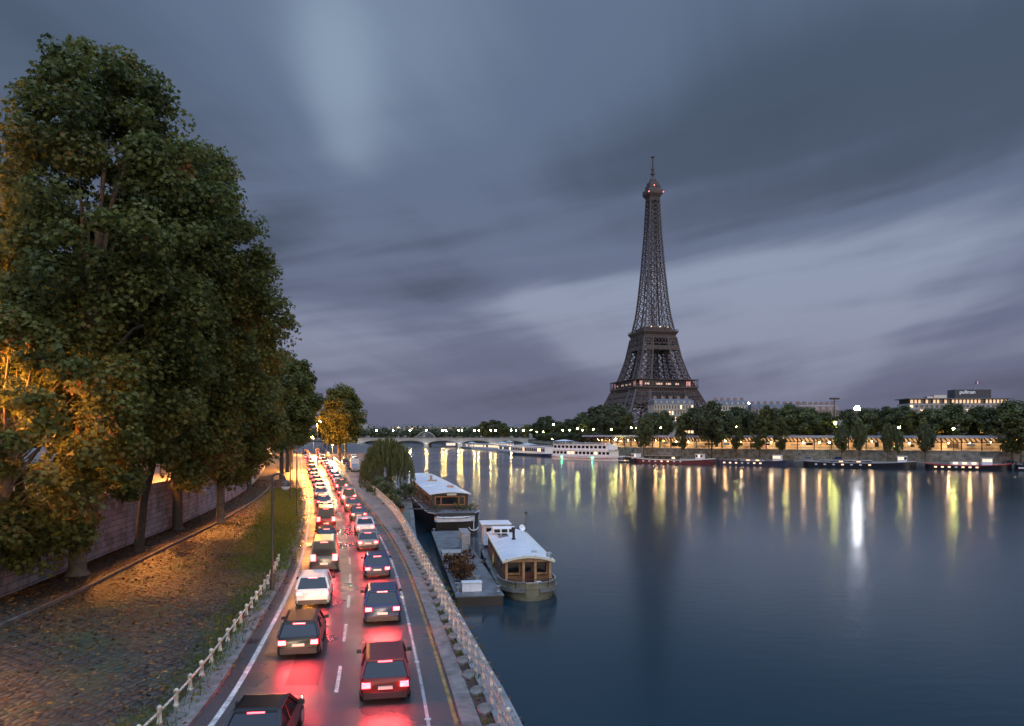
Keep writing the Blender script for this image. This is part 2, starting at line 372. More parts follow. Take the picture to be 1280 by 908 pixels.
def water_material():
    m_ = bpy.data.materials.new('river_water'); m_.use_nodes = True
    nt = m_.node_tree; b = nt.nodes['Principled BSDF']; L = nt.links.new; N = nt.nodes.new
    b.inputs['Base Color'].default_value = (0.007, 0.025, 0.036, 1); b.inputs['IOR'].default_value = 1.33
    tc = N('ShaderNodeTexCoord'); n = N('ShaderNodeTexNoise'); n.inputs['Scale'].default_value = 0.02; n.inputs['Detail'].default_value = 3
    L(tc.outputs['Object'], n.inputs['Vector'])
    r_ = N('ShaderNodeMapRange'); L(n.outputs[0], r_.inputs[0]); r_.inputs[1].default_value = 0.3; r_.inputs[2].default_value = 0.7
    r_.inputs[3].default_value = 0.155; r_.inputs[4].default_value = 0.205; L(r_.outputs[0], b.inputs['Roughness'])
    mp = N('ShaderNodeMapping'); mp.inputs['Scale'].default_value = (0.5, 1.2, 1); L(tc.outputs['Object'], mp.inputs[0])
    n2 = N('ShaderNodeTexNoise'); n2.inputs['Scale'].default_value = 0.9; n2.inputs['Detail'].default_value = 3; L(mp.outputs[0], n2.inputs['Vector'])
    bp = N('ShaderNodeBump'); bp.inputs['Strength'].default_value = 0.13; bp.inputs['Distance'].default_value = 0.1
    L(n2.outputs[0], bp.inputs['Height']); L(bp.outputs[0], b.inputs['Normal'])
    return m_
def cobble_material():
    m_ = bpy.data.materials.new('cobbles'); m_.use_nodes = True
    nt = m_.node_tree; b = nt.nodes['Principled BSDF']; L = nt.links.new; N = nt.nodes.new
    tc = N('ShaderNodeTexCoord'); mp = N('ShaderNodeMapping'); mp.inputs['Rotation'].default_value = (0, 0, R(22)); mp.inputs['Scale'].default_value = (3.0, 1.9, 0); L(tc.outputs['Object'], mp.inputs[0])
    v1 = N('ShaderNodeTexVoronoi'); v1.voronoi_dimensions = '2D'; v1.feature = 'F1'; v1.inputs['Scale'].default_value = 1; v1.inputs['Randomness'].default_value = 0.5; L(mp.outputs[0], v1.inputs['Vector'])
    v2 = N('ShaderNodeTexVoronoi'); v2.voronoi_dimensions = '2D'; v2.feature = 'DISTANCE_TO_EDGE'; v2.inputs['Scale'].default_value = 1; v2.inputs['Randomness'].default_value = 0.5; L(mp.outputs[0], v2.inputs['Vector'])
    sp = N('ShaderNodeSeparateColor'); L(v1.outputs['Color'], sp.inputs[0])
    r_ = N('ShaderNodeValToRGB'); cr = r_.color_ramp; cr.elements[0].color = (0.030, 0.026, 0.022, 1); cr.elements[1].color = (0.072, 0.058, 0.044, 1); L(sp.outputs[0], r_.inputs[0])
    jr = N('ShaderNodeMapRange'); L(v2.outputs['Distance'], jr.inputs[0]); jr.inputs[1].default_value = 0.05; jr.inputs[2].default_value = 0.20
    n = N('ShaderNodeTexNoise'); n.inputs['Scale'].default_value = 0.35; n.inputs['Detail'].default_value = 7; L(tc.outputs['Object'], n.inputs['Vector'])
    nr = N('ShaderNodeMapRange'); L(n.outputs[0], nr.inputs[0]); nr.inputs[1].default_value = 0.46; nr.inputs[2].default_value = 0.66
    jc = N('ShaderNodeMix'); jc.data_type = 'RGBA'; L(nr.outputs[0], jc.inputs[0]); jc.inputs[6].default_value = (0.010, 0.008, 0.006, 1); jc.inputs[7].default_value = (0.030, 0.042, 0.010, 1)
    mx = N('ShaderNodeMix'); mx.data_type = 'RGBA'; L(jr.outputs[0], mx.inputs[0]); L(jc.outputs[2], mx.inputs[6]); L(r_.outputs[0], mx.inputs[7])
    ms = N('ShaderNodeMix'); ms.data_type = 'RGBA'; ml = N('ShaderNodeMath'); ml.operation = 'MULTIPLY'; ml.inputs[1].default_value = 0.45; L(nr.outputs[0], ml.inputs[0]); L(ml.outputs[0], ms.inputs[0]); L(mx.outputs[2], ms.inputs[6]); ms.inputs[7].default_value = (0.045, 0.055, 0.016, 1)
    L(ms.outputs[2], b.inputs['Base Color']); b.inputs['Roughness'].default_value = 0.5
    cl = N('ShaderNodeMath'); cl.operation = 'MINIMUM'; cl.inputs[1].default_value = 0.3; L(v2.outputs['Distance'], cl.inputs[0])
    bp = N('ShaderNodeBump'); bp.inputs['Strength'].default_value = 1.0; bp.inputs['Distance'].default_value = 0.22; L(cl.outputs[0], bp.inputs['Height']); L(bp.outputs[0], b.inputs['Normal'])
    return m_
M_asph = asphalt_material(); M_water = water_material(); M_cob = cobble_material()
M_soil = mat('dark_soil', (0.055, 0.040, 0.027), 0.9, var=0.6, scale=1.8, bump=0.8, bscale=8)
M_pave = brick_mat('pavement_flags', (0.13, 0.12, 0.11), (0.17, 0.16, 0.145), (0.04, 0.038, 0.03), 1.0, 0.8, 'xy', 0.55, R(-70), 0.5, (0.05, 0.055, 0.025), 0.7, 0.5, 0.02)
M_kerb = mat('kerb_granite', (0.17, 0.155, 0.14), 0.6, var=0.6, scale=1.8, bump=0.4)
M_coping = mat('quay_coping', (0.22, 0.22, 0.22), 0.55, var=0.45, scale=0.8, bump=0.3)
M_line = mat('road_paint', (0.50, 0.50, 0.47), 0.55, var=0.65, scale=4.5)
M_yline = mat('yellow_road_paint', (0.27, 0.17, 0.045), 0.55, var=0.8, scale=2.5)
M_bed = mat('river_bed', (0.03, 0.035, 0.03), 0.9)
M_bank = mat('bank_earth', (0.10, 0.10, 0.075), 0.85, var=0.5, scale=0.3, bump=0.5)
M_grassland = mat('rough_grass_ground', (0.045, 0.058, 0.022), 0.9, var=0.5, scale=0.6, bump=0.5)

# ---- ground, river
flat('ground', [(-9000, -300), (9000, -300), (9000, 12000), (-9000, 12000)], -3.0, M_bed)
flat('water', [(-1500, -200), (1500, -200), (1500, 2600), (-1500, 2600)], 0.0, M_water)
strip('upper_street', lambda y: -420, lambda y: wallL(y) - 0.5, 9.2, -12, 855, mat('upper_street_ground', (0.09, 0.085, 0.08), 0.7, var=0.4, scale=0.3), 9)
strip('planting_strip', wallL, lambda y: wallL(y) + 3.4, Z_SIDE + 0.10, -12, 855, M_soil, 6)
strip('strip_kerb', lambda y: wallL(y) + 3.4, lambda y: wallL(y) + 3.62, Z_SIDE + 0.17, -12, 160, mat('mossy_kerb', (0.11, 0.095, 0.075), 0.75, var=0.6, scale=1.5, bump=0.5), 6)
strip('cobbled_quay', lambda y: wallL(y) + (3.62 if y <= 160 else 3.4), postL, Z_SIDE, -12, 855, M_cob, 6, 6)
strip('left_pavement', postL, lambda y: asphL(y) - 0.28, Z_SIDE + 0.005, -12, 855, M_pave, 6)
strip('left_kerb', lambda y: asphL(y) - 0.28, asphL, Z_SIDE + 0.015, -12, 855, M_kerb, 6)
road = strip('road', asphL, roadR, Z_ROAD, -12, 855, M_asph, 6, 4)
strip('right_kerb', roadR, lambda y: roadR(y) + 0.62, Z_SIDE + 0.01, -12, 184, M_kerb, 6)
strip('planting_verge', lambda y: roadR(y) + 0.62, lambda y: railR(y) - 0.12, Z_SIDE - 0.02, -12, 60, M_soil, 6)
strip('right_pavement', lambda y: roadR(y) + 0.62, lambda y: railR(y) - 0.12, Z_SIDE, 60, 155, M_pave, 6)
strip('quay_coping', lambda y: railR(y) - 0.12, lambda y: min(quayL(y), railR(y) + 0.8), Z_SIDE + 0.05, -12, 155, M_coping, 6)
strip('river_bank', lambda y: railR(y) + 0.8, quayL, 3.4, 70, 155, M_bank, 6)
strip('parking_quay', lambda y: roadR(y) + (0.62 if y < 184 else 0.0), quayL, 4.4, 155, 855, mat('quay_tarmac', (0.07, 0.07, 0.07), 0.6, var=0.4, scale=0.3), 6)
# ---- road markings, children of the road
def line(name, f, w, y0, y1, m, z=0.004):
    b = MB(); ys = grid_ys(y0, y1)
    for i in range(len(ys) - 1):
        a, c = ys[i], ys[i + 1]
        b.add([(f(a) - w / 2, a, Z_ROAD + z), (f(a) + w / 2, a, Z_ROAD + z), (f(c) + w / 2, c, Z_ROAD + z), (f(c) - w / 2, c, Z_ROAD + z)], [(0, 1, 2, 3)])
    return b.build(name, m, road)
line('edge_line', edgeline, 0.2, -12, 500, M_line)
line('kerb_line', lambda y: roadR(y) - 0.14, 0.14, -12, 184, M_yline)
def lane(fr): return lambda y: edgeline(y) + (roadR(y) - edgeline(y)) * fr
for k in range(26):
    y = 13.5 + k * 6.5
    line('lane_dash', lane(0.47), 0.14, y, y + 3, M_line)
line('shoulder_line', lane(0.87), 0.12, -12, 150, mat('worn_road_paint', (0.34, 0.34, 0.34), 0.6, var=0.7, scale=3))
def road_patches():
    g = random.Random(31); M_p = mat('asphalt_patch', (0.024, 0.024, 0.026), 0.5, var=0.4, scale=6, bump=0.3, bscale=60); M_man = mat('cast_iron_cover', (0.05, 0.046, 0.042), 0.45, 0.6, bump=0.5, bscale=30)
    for k in range(14):
        y = 18 + k * 8.5 + g.uniform(-2, 2); f = lane(g.choice((.1, .3, .6, .8))); w = g.uniform(.5, 1.3); n = g.choice((1.2, 2.5, 6.0)); b = MB(); P = []
        m_ = max(2, int(n)); ys = [y + n * i / m_ for i in range(m_ + 1)]
        for i in range(m_): b.add([(f(ys[i]) - w / 2, ys[i], Z_ROAD + .003), (f(ys[i]) + w / 2, ys[i], Z_ROAD + .003), (f(ys[i + 1]) + w / 2, ys[i + 1], Z_ROAD + .003), (f(ys[i + 1]) - w / 2, ys[i + 1], Z_ROAD + .003)], [(0, 1, 2, 3)])
        b.build('asphalt_patch', M_p, road)
    for y, fr in ((22, .40), (31, .10), (44, .62), (58, .3), (75, .55)):
        b = MB(); b.lathe((lane(fr)(y), y, Z_ROAD), [(.36, .001), (.36, .008), (.30, .010)], 16); b.build('manhole_cover', M_man, road)
    for k in range(6):
        y = 20 + 13 * k; b = MB(); x = asphL(y) + .25; b.box((x, y, Z_ROAD + .004), (.42, .7, .012)); b.build('drain_grate', M_man, road)
road_patches()
for k in range(16):
    y = 24 + k * 6; x = lane(0.87)(y)
    b = MB(); b.box((x, y, Z_ROAD + 0.018), (0.22, 0.10, 0.03), 0, 0.7); b.build('road_stud', M_line, road)

# ---- right bank: a polyline the quay, the wall and the gallery follow
BP = [Vector((430, 150)), Vector((290, 233)), Vector((198, 278)), Vector((125, 313)), Vector((64, 354)), Vector((30, 425)), Vector((14, 520)), Vector((6, 640)), Vector((4, 800))]
BL = [0]
for i in range(len(BP) - 1): BL.append(BL[-1] + (BP[i + 1] - BP[i]).length)
def bank(s_, off=0.0):
    """point at length s_ along the right bank, pushed off metres inland; with the direction (towards the bridge) and the inland normal"""
    s_ = min(max(s_, 0), BL[-1]); i = max(k for k in range(len(BL)) if BL[k] <= s_ + 1e-6); i = min(i, len(BP) - 2)
    def seg(j):
        return (BP[j + 1] - BP[j]).normalized()
    t = (s_ - BL[i]) / (BL[i + 1] - BL[i]); d = seg(i)
    if t > 0.5 and i < len(BP) - 2: d = d.lerp(seg(i + 1), t - 0.5)
    elif t < 0.5 and i > 0: d = d.lerp(seg(i - 1), 0.5 - t)
    d.normalize(); n = Vector((d.y, -d.x)); p = BP[i].lerp(BP[i + 1], t) + n * off
    return p, d, n
def bank_px(px, off=0.0):
    best = min((abs((bank(k, off)[0].x) / max(bank(k, off)[0].y, 1) * F + 640 - px), k) for k in np.arange(0, BL[-1], 1.0)); return best[1]
SB = [float(x) for x in np.arange(0, BL[-1], 12.0)] + [BL[-1]]
def bank_strip(name, o0, o1, z, m, depth=8.0, s0=0, s1=1e9, z1=None, struct=True):
    b = MB(); ss = [x for x in SB if s0 <= x <= s1]; P, Fc = [], []
    for x in ss:
        p, d, n = bank(x, o0); q, _, _ = bank(x, o1); P += [(p.x, p.y, z), (q.x, q.y, z), (p.x, p.y, z - depth), (q.x, q.y, z - depth)]
    for i in range(len(ss) - 1):
        a, c = i * 4, (i + 1) * 4; Fc += [(a, a + 1, c + 1, c), (a, c, c + 2, a + 2), (a + 1, a + 3, c + 3, c + 1), (a + 2, c + 2, c + 3, a + 3)]
    Fc += [(0, 2, 3, 1), (len(P) - 4, len(P) - 3, len(P) - 1, len(P) - 2)]
    b.add(P, Fc); o = b.build(name, m)
    return tag(o, kind='structure') if struct else o
bank_strip('lower_quay', 0, 14, 2.3, mat('lower_quay_setts', (0.14, 0.125, 0.105), 0.7, var=0.4, scale=0.5))
inner = [bank(x, 14.0)[0] for x in SB]
flat('right_bank_ground', [tuple(p) for p in inner] + [(4 + 40, 860), (300, 1000), (3000, 1200), (3000, 150)], 7.0, mat('right_bank_earth', (0.06, 0.06, 0.05), 0.9, var=0.4, scale=0.2), 8)
flat('far_land', [(-3500, 1150), (-150, 1150), (60, 1250), (3500, 1000), (3500, 6500), (-3500, 6500)], 5.0, mat('far_land_earth', (0.045, 0.05, 0.045), 0.9), 7)
flat('left_bank_hinterland', [(-3500, 856), (-228, 856), (-215, 1149), (-3500, 1149)], 6.0, MATS['far_land_earth'], 8)
# far low hills
def hills():
    b = MB(); g = random.Random(3); n = 60; P = []; Fc = []
    for i in range(n + 1):
        x = -3600 + 7200 * i / n
        h = 26 + 14 * math.sin(i * 0.5) + 8 * math.sin(i * 1.37 + 1) + g.uniform(-3, 3)
        P += [(x, 5600 + 200 * math.sin(i), 4.9), (x, 6000, 4.9 + h), (x, 6600, 4.9 + h * 0.9)]
    for i in range(n):
        for k in range(2): Fc.append((i * 3 + k, (i + 1) * 3 + k, (i + 1) * 3 + k + 1, i * 3 + k + 1))
    b.add(P, Fc); tag(b.build('hills', mat('hill_blue', (0.07, 0.075, 0.085), 0.9, var=0.3, scale=0.01), smooth=True), kind='structure')
hills()

# ---- retaining wall on the left with coping
M_wall = brick_mat('wall_ashlar', (0.19, 0.22, 0.235), (0.29, 0.325, 0.34), (0.09, 0.09, 0.09), 1.15, 0.45, 'yz', 0.75, 0, 1.0, (0.045, 0.05, 0.04), 0.9, 0.5, 0.03)
def wall_thing(name, label, f, y0, y1, z0, z1, th, m, cap_m, side=-1, coping=True, cat='wall'):
    ys = grid_ys(y0, y1); r_ = thing(name, label, cat, (f(y0), y0, z0)); o = Vector((f(y0), y0, z0))
    def ring(y, xa, xb, za, zb): return [Vector((f(y) + xa, y, za)) - o, Vector((f(y) + xb, y, za)) - o, Vector((f(y) + xb, y, zb)) - o, Vector((f(y) + xa, y, zb)) - o]
    b = MB(); a, c = sorted((0, side * th)); b.loft([ring(y, a, c, z0, z1) for y in ys]); b.build('masonry', m, r_)
    if coping:
        b = MB(); b.loft([ring(y, a - 0.1, c + 0.1, z1, z1 + 0.22) for y in ys]); b.build('coping', cap_m, r_)
    return r_
wall_thing('retaining_wall', 'long pale ashlar retaining wall behind the plane trees on the left', wallL, -12, 420, 4.0, 9.3, 0.6, M_wall, M_coping)
M_quayw = brick_mat('quay_masonry', (0.13, 0.125, 0.115), (0.19, 0.18, 0.165), (0.05, 0.05, 0.045), 1.2, 0.5, 'yz', 0.6, 0, 0.6, (0.03, 0.04, 0.03), 0.8, 0.3, 0.02)
wall_thing('quay_wall', 'dark stone quay wall dropping into the river under the white railing', lambda y: quayL(y) + 0.01, -12, 820, -2.5, 3.38, 0.5, M_quayw, M_coping, 1, False)
wall_thing('concrete_parapet', 'low warm lit concrete parapet between the road and the parked cars', lambda y: roadR(y) + 0.9, 184, 420, 4.4, 5.35, 0.35, mat('concrete', (0.40, 0.37, 0.32), 0.8, var=0.3, scale=0.8), M_coping, 1, True, 'parapet')

# ---- right-hand white tube railing on the quay edge
def fence_right():
    r_ = thing('quay_railing', 'white post and tube railing along the quay edge right of the road', 'railing', (railR(14), 14, Z_SIDE + 0.05))
    o = Vector((railR(14), 14, Z_SIDE + 0.05)); ys = []; y = 12.0
    while y < 153: ys.append(y); y += 1.62 if y < 110 else 2.4
    for y in ys[:98]:
        p = Vector((railR(y), y, Z_SIDE + 0.05)) - o
        b = MB(); b.lathe(p, [(0.085, 0), (0.085, 0.02), (0.062, 0.05), (0.058, 0.98), (0.075, 1.0), (0.07, 1.06), (0.03, 1.10)], 8)
        b.build('post', M_rail, r_, True)
    yy = [12 + k * 1.62 for k in range(88)]
    for z in (0.95, 0.62, 0.30):
        b = MB(); b.tube([Vector((railR(y), y, Z_SIDE + 0.05 + z)) - o for y in yy], 0.032, 6); b.build('rail', M_galv, r_, True)
fence_right()
def fence_left():
    r_ = thing('bollard_railing', 'low white bollard railing between the cobbles and the left pavement', 'railing', (postL(14), 14, Z_SIDE)); o = Vector((postL(14), 14, Z_SIDE))
    ys = [14 + k * 1.55 for k in range(26)]
    for y in ys:
        p = Vector((postL(y), y, Z_SIDE)) - o
        b = MB(); b.lathe(p, [(0.11, 0), (0.11, 0.06), (0.075, 0.10), (0.068, 0.42), (0.095, 0.46), (0.095, 0.55), (0.04, 0.61)], 8, R(22)); b.build('post', M_rail, r_, True)
    b = MB(); b.tube([Vector((postL(y), y, Z_SIDE + 0.40)) - o for y in ys], 0.042, 7); b.build('rail', M_rail, r_, True)
fence_left()
# ------------------------------------------------------------------ trees
class Leaves:
    def __init__(s, seed, shape='maple'):
        s.g = np.random.default_rng(seed); s.P, s.N, s.S, s.V = [], [], [], []
        if shape == 'maple':
            s.t = np.array([(0, -.48), (.16, -.22), (.52, -.2), (.30, .06), (.34, .30), (.12, .22), (0, .58), (-.12, .22), (-.34, .30), (-.30, .06), (-.52, -.2), (-.16, -.22)])
        elif shape == 'strand': s.t = np.array([(0, -1.0), (.09, -.3), (.06, .6), (0, 1.0), (-.06, .6), (-.09, -.3)])
        else: s.t = np.array([(0, -.55), (.42, -.12), (.26, .34), (0, .55), (-.3, .28), (-.45, -.1)])
    def clump(s, c, r, n, size, tone=0.5, spread=0.18, flat_=0.8):
        g = s.g; d = g.normal(size=(n, 3)); d /= np.linalg.norm(d, axis=1)[:, None]
        rad = g.random(n) ** 0.45; p = d * rad[:, None] * np.array(r) * np.array([1, 1, flat_]) + np.array(c)
        nn = d * 0.6 + g.normal(size=(n, 3)) * 0.5 + np.array([0, 0, 0.55]); nn /= np.linalg.norm(nn, axis=1)[:, None]
        s.P.append(p); s.N.append(nn); s.S.append(size * g.uniform(0.65, 1.25, n)); s.V.append(np.clip(tone + g.normal(size=n) * spread, 0, 1))
    def build(s, name, m, parent, up=None):
        P, N, S_, V = (np.concatenate(a) for a in (s.P, s.N, s.S, s.V)); n, k = len(P), len(s.t); g = s.g
        if up is None:
            a = np.cross(N, g.normal(size=(n, 3))); a /= np.linalg.norm(a, axis=1)[:, None] + 1e-9; b = np.cross(N, a)
        else:
            b = np.tile(np.array([0, 0, 1.0]), (n, 1)) + g.normal(size=(n, 3)) * 0.08; a = np.cross(b, N); a /= np.linalg.norm(a, axis=1)[:, None] + 1e-9
        fold = np.abs(s.t[:, 0]) * -0.35
        co = P[:, None, :] + S_[:, None, None] * (a[:, None, :] * s.t[None, :, 0, None] + b[:, None, :] * s.t[None, :, 1, None] + N[:, None, :] * fold[None, :, None])
        me = bpy.data.meshes.new(name); me.vertices.add(n * k); me.loops.add(n * k); me.polygons.add(n)
        me.vertices.foreach_set('co', co.astype(np.float32).ravel()); me.loops.foreach_set('vertex_index', np.arange(n * k, dtype=np.int32))
        me.polygons.foreach_set('loop_start', np.arange(0, n * k, k, dtype=np.int32))
        try: me.polygons.foreach_set('loop_total', np.full(n, k, dtype=np.int32))
        except Exception: pass
        at_ = me.attributes.new('v', 'FLOAT', 'FACE'); at_.data.foreach_set('value', V.astype(np.float32))
        me.update(calc_edges=True); me.materials.append(m)
        o = bpy.data.objects.new(name, me); COL.objects.link(o)
        if parent: o.parent = parent
        return o
ML_plane = leaf_mat('plane_leaves', [(0, (0.030, 0.044, 0.014)), (0.45, (0.112, 0.126, 0.032)), (0.75, (0.162, 0.164, 0.038)), (0.92, (0.18, 0.12, 0.035)), (1, (0.21, 0.085, 0.03))], 0.42)
ML_green = leaf_mat('green_leaves', [(0, (0.045, 0.058, 0.026)), (0.5, (0.105, 0.122, 0.048)), (0.85, (0.15, 0.165, 0.06)), (1, (0.15, 0.12, 0.04))], 0.28)
ML_dark = leaf_mat('dark_leaves', [(0, (0.036, 0.046, 0.024)), (0.6, (0.088, 0.100, 0.045)), (1, (0.13, 0.135, 0.055))], 0.25)
ML_willow = leaf_mat('willow_leaves', [(0, (0.05, 0.055, 0.018)), (0.5, (0.12, 0.125, 0.040)), (1, (0.21, 0.19, 0.065))], 0.35)
ML_autumn = leaf_mat('autumn_leaves', [(0, (0.035, 0.016, 0.008)), (0.4, (0.10, 0.038, 0.012)), (0.75, (0.21, 0.088, 0.02)), (1, (0.34, 0.19, 0.04))], 0.15)
ML_grass = leaf_mat('grass_blades', [(0, (0.05, 0.085, 0.012)), (0.6, (0.11, 0.16, 0.022)), (1, (0.2, 0.2, 0.04))], 0.3)

def crown_point(g, rx, ry, rz):
    """a point near the surface of an egg-shaped crown, in units of metres from its centre"""
    while True:
        d = g.normal(size=3); d /= np.linalg.norm(d)
        r_ = g.uniform(0.55, 1.0) ** 0.6
        return d * r_ * np.array([rx, ry, rz]) * (1 + 0.0)
def make_tree(name, label, base, H, crown_z, rx, rz, trunk_r, seed, nclump, nleaf, size, m, bark, shape='maple', cat='tree', group=None, lean=(0, 0), off=(0, 0), tone=0.45, crad=1.5, skew=0.25, limbs=9, ry=None):
    g = np.random.default_rng(seed); r_ = thing(name, label, cat, base, 0, group); ry = ry or rx
    cx, cy = off[0] + lean[0], off[1] + lean[1]; cz = crown_z
    pts = []
    for k in range(nclump):
        d = g.normal(size=3); d /= np.linalg.norm(d); rr = g.uniform(0.45, 1.0) ** 0.55
        z = d[2] * rr
        wz = 1 - skew * max(z, 0) ** 1.2 - 0.12 * max(-z, 0)     # narrower towards the top
        lump = 1 + 0.14 * math.sin(3 * math.atan2(d[1], d[0]) + seed + 2.5 * z) + g.uniform(-0.06, 0.06)
        pts.append((cx + d[0] * rr * rx * wz * lump, cy + d[1] * rr * ry * wz * lump, cz + z * rz))
    lv = Leaves(seed, shape)
    for p in pts:
        q = crad * g.uniform(0.6, 1.25)
        lv.clump(p, (q, q, q), int(nleaf * g.uniform(0.55, 1.3)), size, tone + g.normal() * 0.13, 0.16)
    lv.build('crown', m, r_)
    b = MB(); top = Vector((cx, cy, cz + rz * 0.55)); fork = Vector((lean[0] * 0.6, lean[1] * 0.6, max(cz - rz * 0.75, H * 0.16)))
    b.tube([(0, 0, -0.1), (lean[0] * .03, 0, trunk_r * 0.8), (lean[0] * .2, lean[1] * .2, fork.z * .5), fork, fork.lerp(top, 0.5), top],
           [trunk_r * 1.9, trunk_r * 1.15, trunk_r, trunk_r * 0.9, trunk_r * 0.5, trunk_r * 0.12], 10)
    idx = g.permutation(len(pts))[:limbs * 4]
    for k, i in enumerate(idx):
        p = Vector(pts[i]); t = g.uniform(0.0, 0.8); s0 = fork.lerp(top, t * 0.8)
        if p.z < s0.z - 1: s0 = fork.lerp(top, max(0, t - 0.5))
        rr = trunk_r * (0.42 if k < limbs else 0.17) * (1 - 0.6 * t)
        mid = s0.lerp(p, 0.5) + Vector((g.normal() * .4, g.normal() * .4, 0.10 * (p - s0).length))
        b.tube([s0, mid, p], [rr, rr * 0.6, rr * 0.12], 6)
    b.build('trunk', bark, r_, True)
    return r_

# --- the big plane trees on the left quay
zb = Z_SIDE + 0.08
def big(px, Y, x=None): return (x if x is not None else (px - 640) / F * Y, Y, zb)
make_tree('plane_tree', 'tallest plane tree with thick flared trunk standing before the retaining wall', big(97, 47.5), 36, 20.5, 8.1, 15.3, 0.48, 11, 430, 235, 0.34, ML_plane, M_bark, off=(1.7, 0.5), crad=1.45, skew=0.30, tone=0.40)
make_tree('plane_tree', 'plane tree with low leafy branches filling the left edge', (-29.6, 41.5, zb), 18, 9.4, 6.0, 7.6, 0.35, 12, 230, 210, 0.32, ML_plane, M_bark, off=(2.0, 0), crad=1.2, tone=0.55)
make_tree('plane_tree', 'plane tree with slim leaning trunk right of the tallest plane', big(172, 57), 31, 19.0, 6.7, 14.0, 0.33, 13, 350, 220, 0.34, ML_plane, M_bark2, lean=(2.5, 0), off=(1.5, 0), crad=1.45, skew=0.26, tone=0.45)
make_tree('plane_tree', 'plane tree with ivy dark straight trunk behind the leaning one', big(222, 70), 25, 16.5, 5.2, 12.6, 0.42, 14, 240, 190, 0.36, ML_plane, M_bark2, off=(2.2, 0), crad=1.5, tone=0.5)
make_tree('plane_tree', 'plane tree whose reddish top leans out right of the big crowns', (-37.2, 92, zb), 31, 19.0, 5.0, 11.6, 0.42, 15, 220, 180, 0.40, ML_plane, M_bark2, off=(2.3, 0), crad=1.6, tone=0.62)
make_tree('plane_tree', 'plane tree with low round crown reaching over the near lamp post', (-30.8, 76, zb), 20, 11.2, 4.5, 7.4, 0.36, 16, 190, 180, 0.36, ML_plane, M_bark, off=(1.6, 0), crad=1.45, tone=0.48)
# --- the row further along the road; one built, the rest copied and turned
avenue = make_tree('avenue_tree', 'x', (-44.6, 122, zb), 27, 16.5, 6.8, 10.5, 0.40, 21, 170, 170, 0.52, ML_plane, M_bark2, shape='leaf', off=(0, 0), crad=1.7, tone=0.42, group='trees lining the road into the distance')
avenue['label'] = 'nearest tree of the dark row along the left of the road'
AV = [(-48.0, 150, 0.99), (-55.5, 178, 1.08), (-65, 210, 1.08), (-75, 245, 1.02), (-87, 282, 1.05), (-101, 325, 1.0), (-70.5, 302, 0.95), (-84.5, 350, 0.98), (-98, 395, 0.95), (-112, 440, 0.9), (-127, 490, 0.9), (-150, 575, 0.9), (-120, 385, 1.0), (-138, 450, 1.0), (-58.2, 252, 0.92), (-55.2, 231, 0.98)]
nl, nr = 1, 0
for i, (x, y, sc) in enumerate(AV):
    right = i in (6, 7, 8, 9, 10, 11, 14, 15)
    if right: nr += 1; lab = f'tree right of the distant road, {ORD[nr-1]} in its row' if i < 14 else ['second nearest tree on the right of the road beside the parapet', 'nearest tree on the right of the road beside the parapet'][i - 14]
    else: nl += 1; lab = f'{ORD[nl-1]} tree from the front in the dark row left of the road'
    copy_thing(avenue, (x, y, 4.5), R(67 * i + 20), lab, (sc, sc, sc * (0.95 + 0.1 * ((i * 7) % 3) / 2)))
# upper street trees behind the wall
for i, (x, y, sc) in enumerate([(-47, 66, 0.9), (-50, 88, 1.0), (-56, 112, 1.0), (-45, 44, 0.85)]):
    copy_thing(avenue, (x, y, 9.2), R(50 * i), ['upper street tree behind the wall between the leaning plane and the ivy one', 'tall upper street tree farther along behind the wall', 'farthest upper street tree behind the wall', 'upper street tree at the left edge behind the tallest plane'][i], (sc,) * 3, 'trees on the upper street')

# --- willow on the bank
def willow():
    base = (-22.3, 129, 3.4); r_ = thing('willow_tree', 'drooping olive willow on the river bank behind the houseboats', 'tree', base)
    g = np.random.default_rng(5); lv = Leaves(5, 'strand'); lv2 = []
    for k in range(210):
        a = g.uniform(0, 2 * math.pi); rr = math.sqrt(g.uniform(0, 1)) * 4.7; top = 9.6 * math.sqrt(max(0.05, 1 - (rr / 5.6) ** 2)) + g.uniform(-0.8, 0.5)
        ln = g.uniform(2.0, 5.2) * (0.5 + rr / 6.5); x, y = rr * math.cos(a), rr * math.sin(a)
        for j in range(34):
            z = top - ln * (j / 34) ** 1.1
            if z < 0.5: continue
            o_ = 0.25 * j / 34
            lv.clump((x * (1 + 0.1 * j / 34) + g.normal() * .12, y * (1 + 0.1 * j / 34) + g.normal() * .12, z), (0.16, 0.16, 0.16), 3, 0.34, 0.35 + 0.1 * g.normal() + 0.25 * (1 - j / 34), 0.15)
    lv.build('crown', ML_willow, r_, up=True)
    b = MB(); b.tube([(0, 0, -0.3), (0.1, 0, 2.5), (0.3, 0.2, 5)], [0.45, 0.35, 0.25], 9)
    for k in range(12):
        a = k * 0.53; b.tube([(0.2, 0.1, 3.5 + 0.1 * k), (1.5 * math.cos(a), 1.5 * math.sin(a), 7.2), (3.2 * math.cos(a), 3.2 * math.sin(a), 7.0)], [0.16, 0.09, 0.03], 6)
    b.build('trunk', M_bark2, r_, True)
willow()
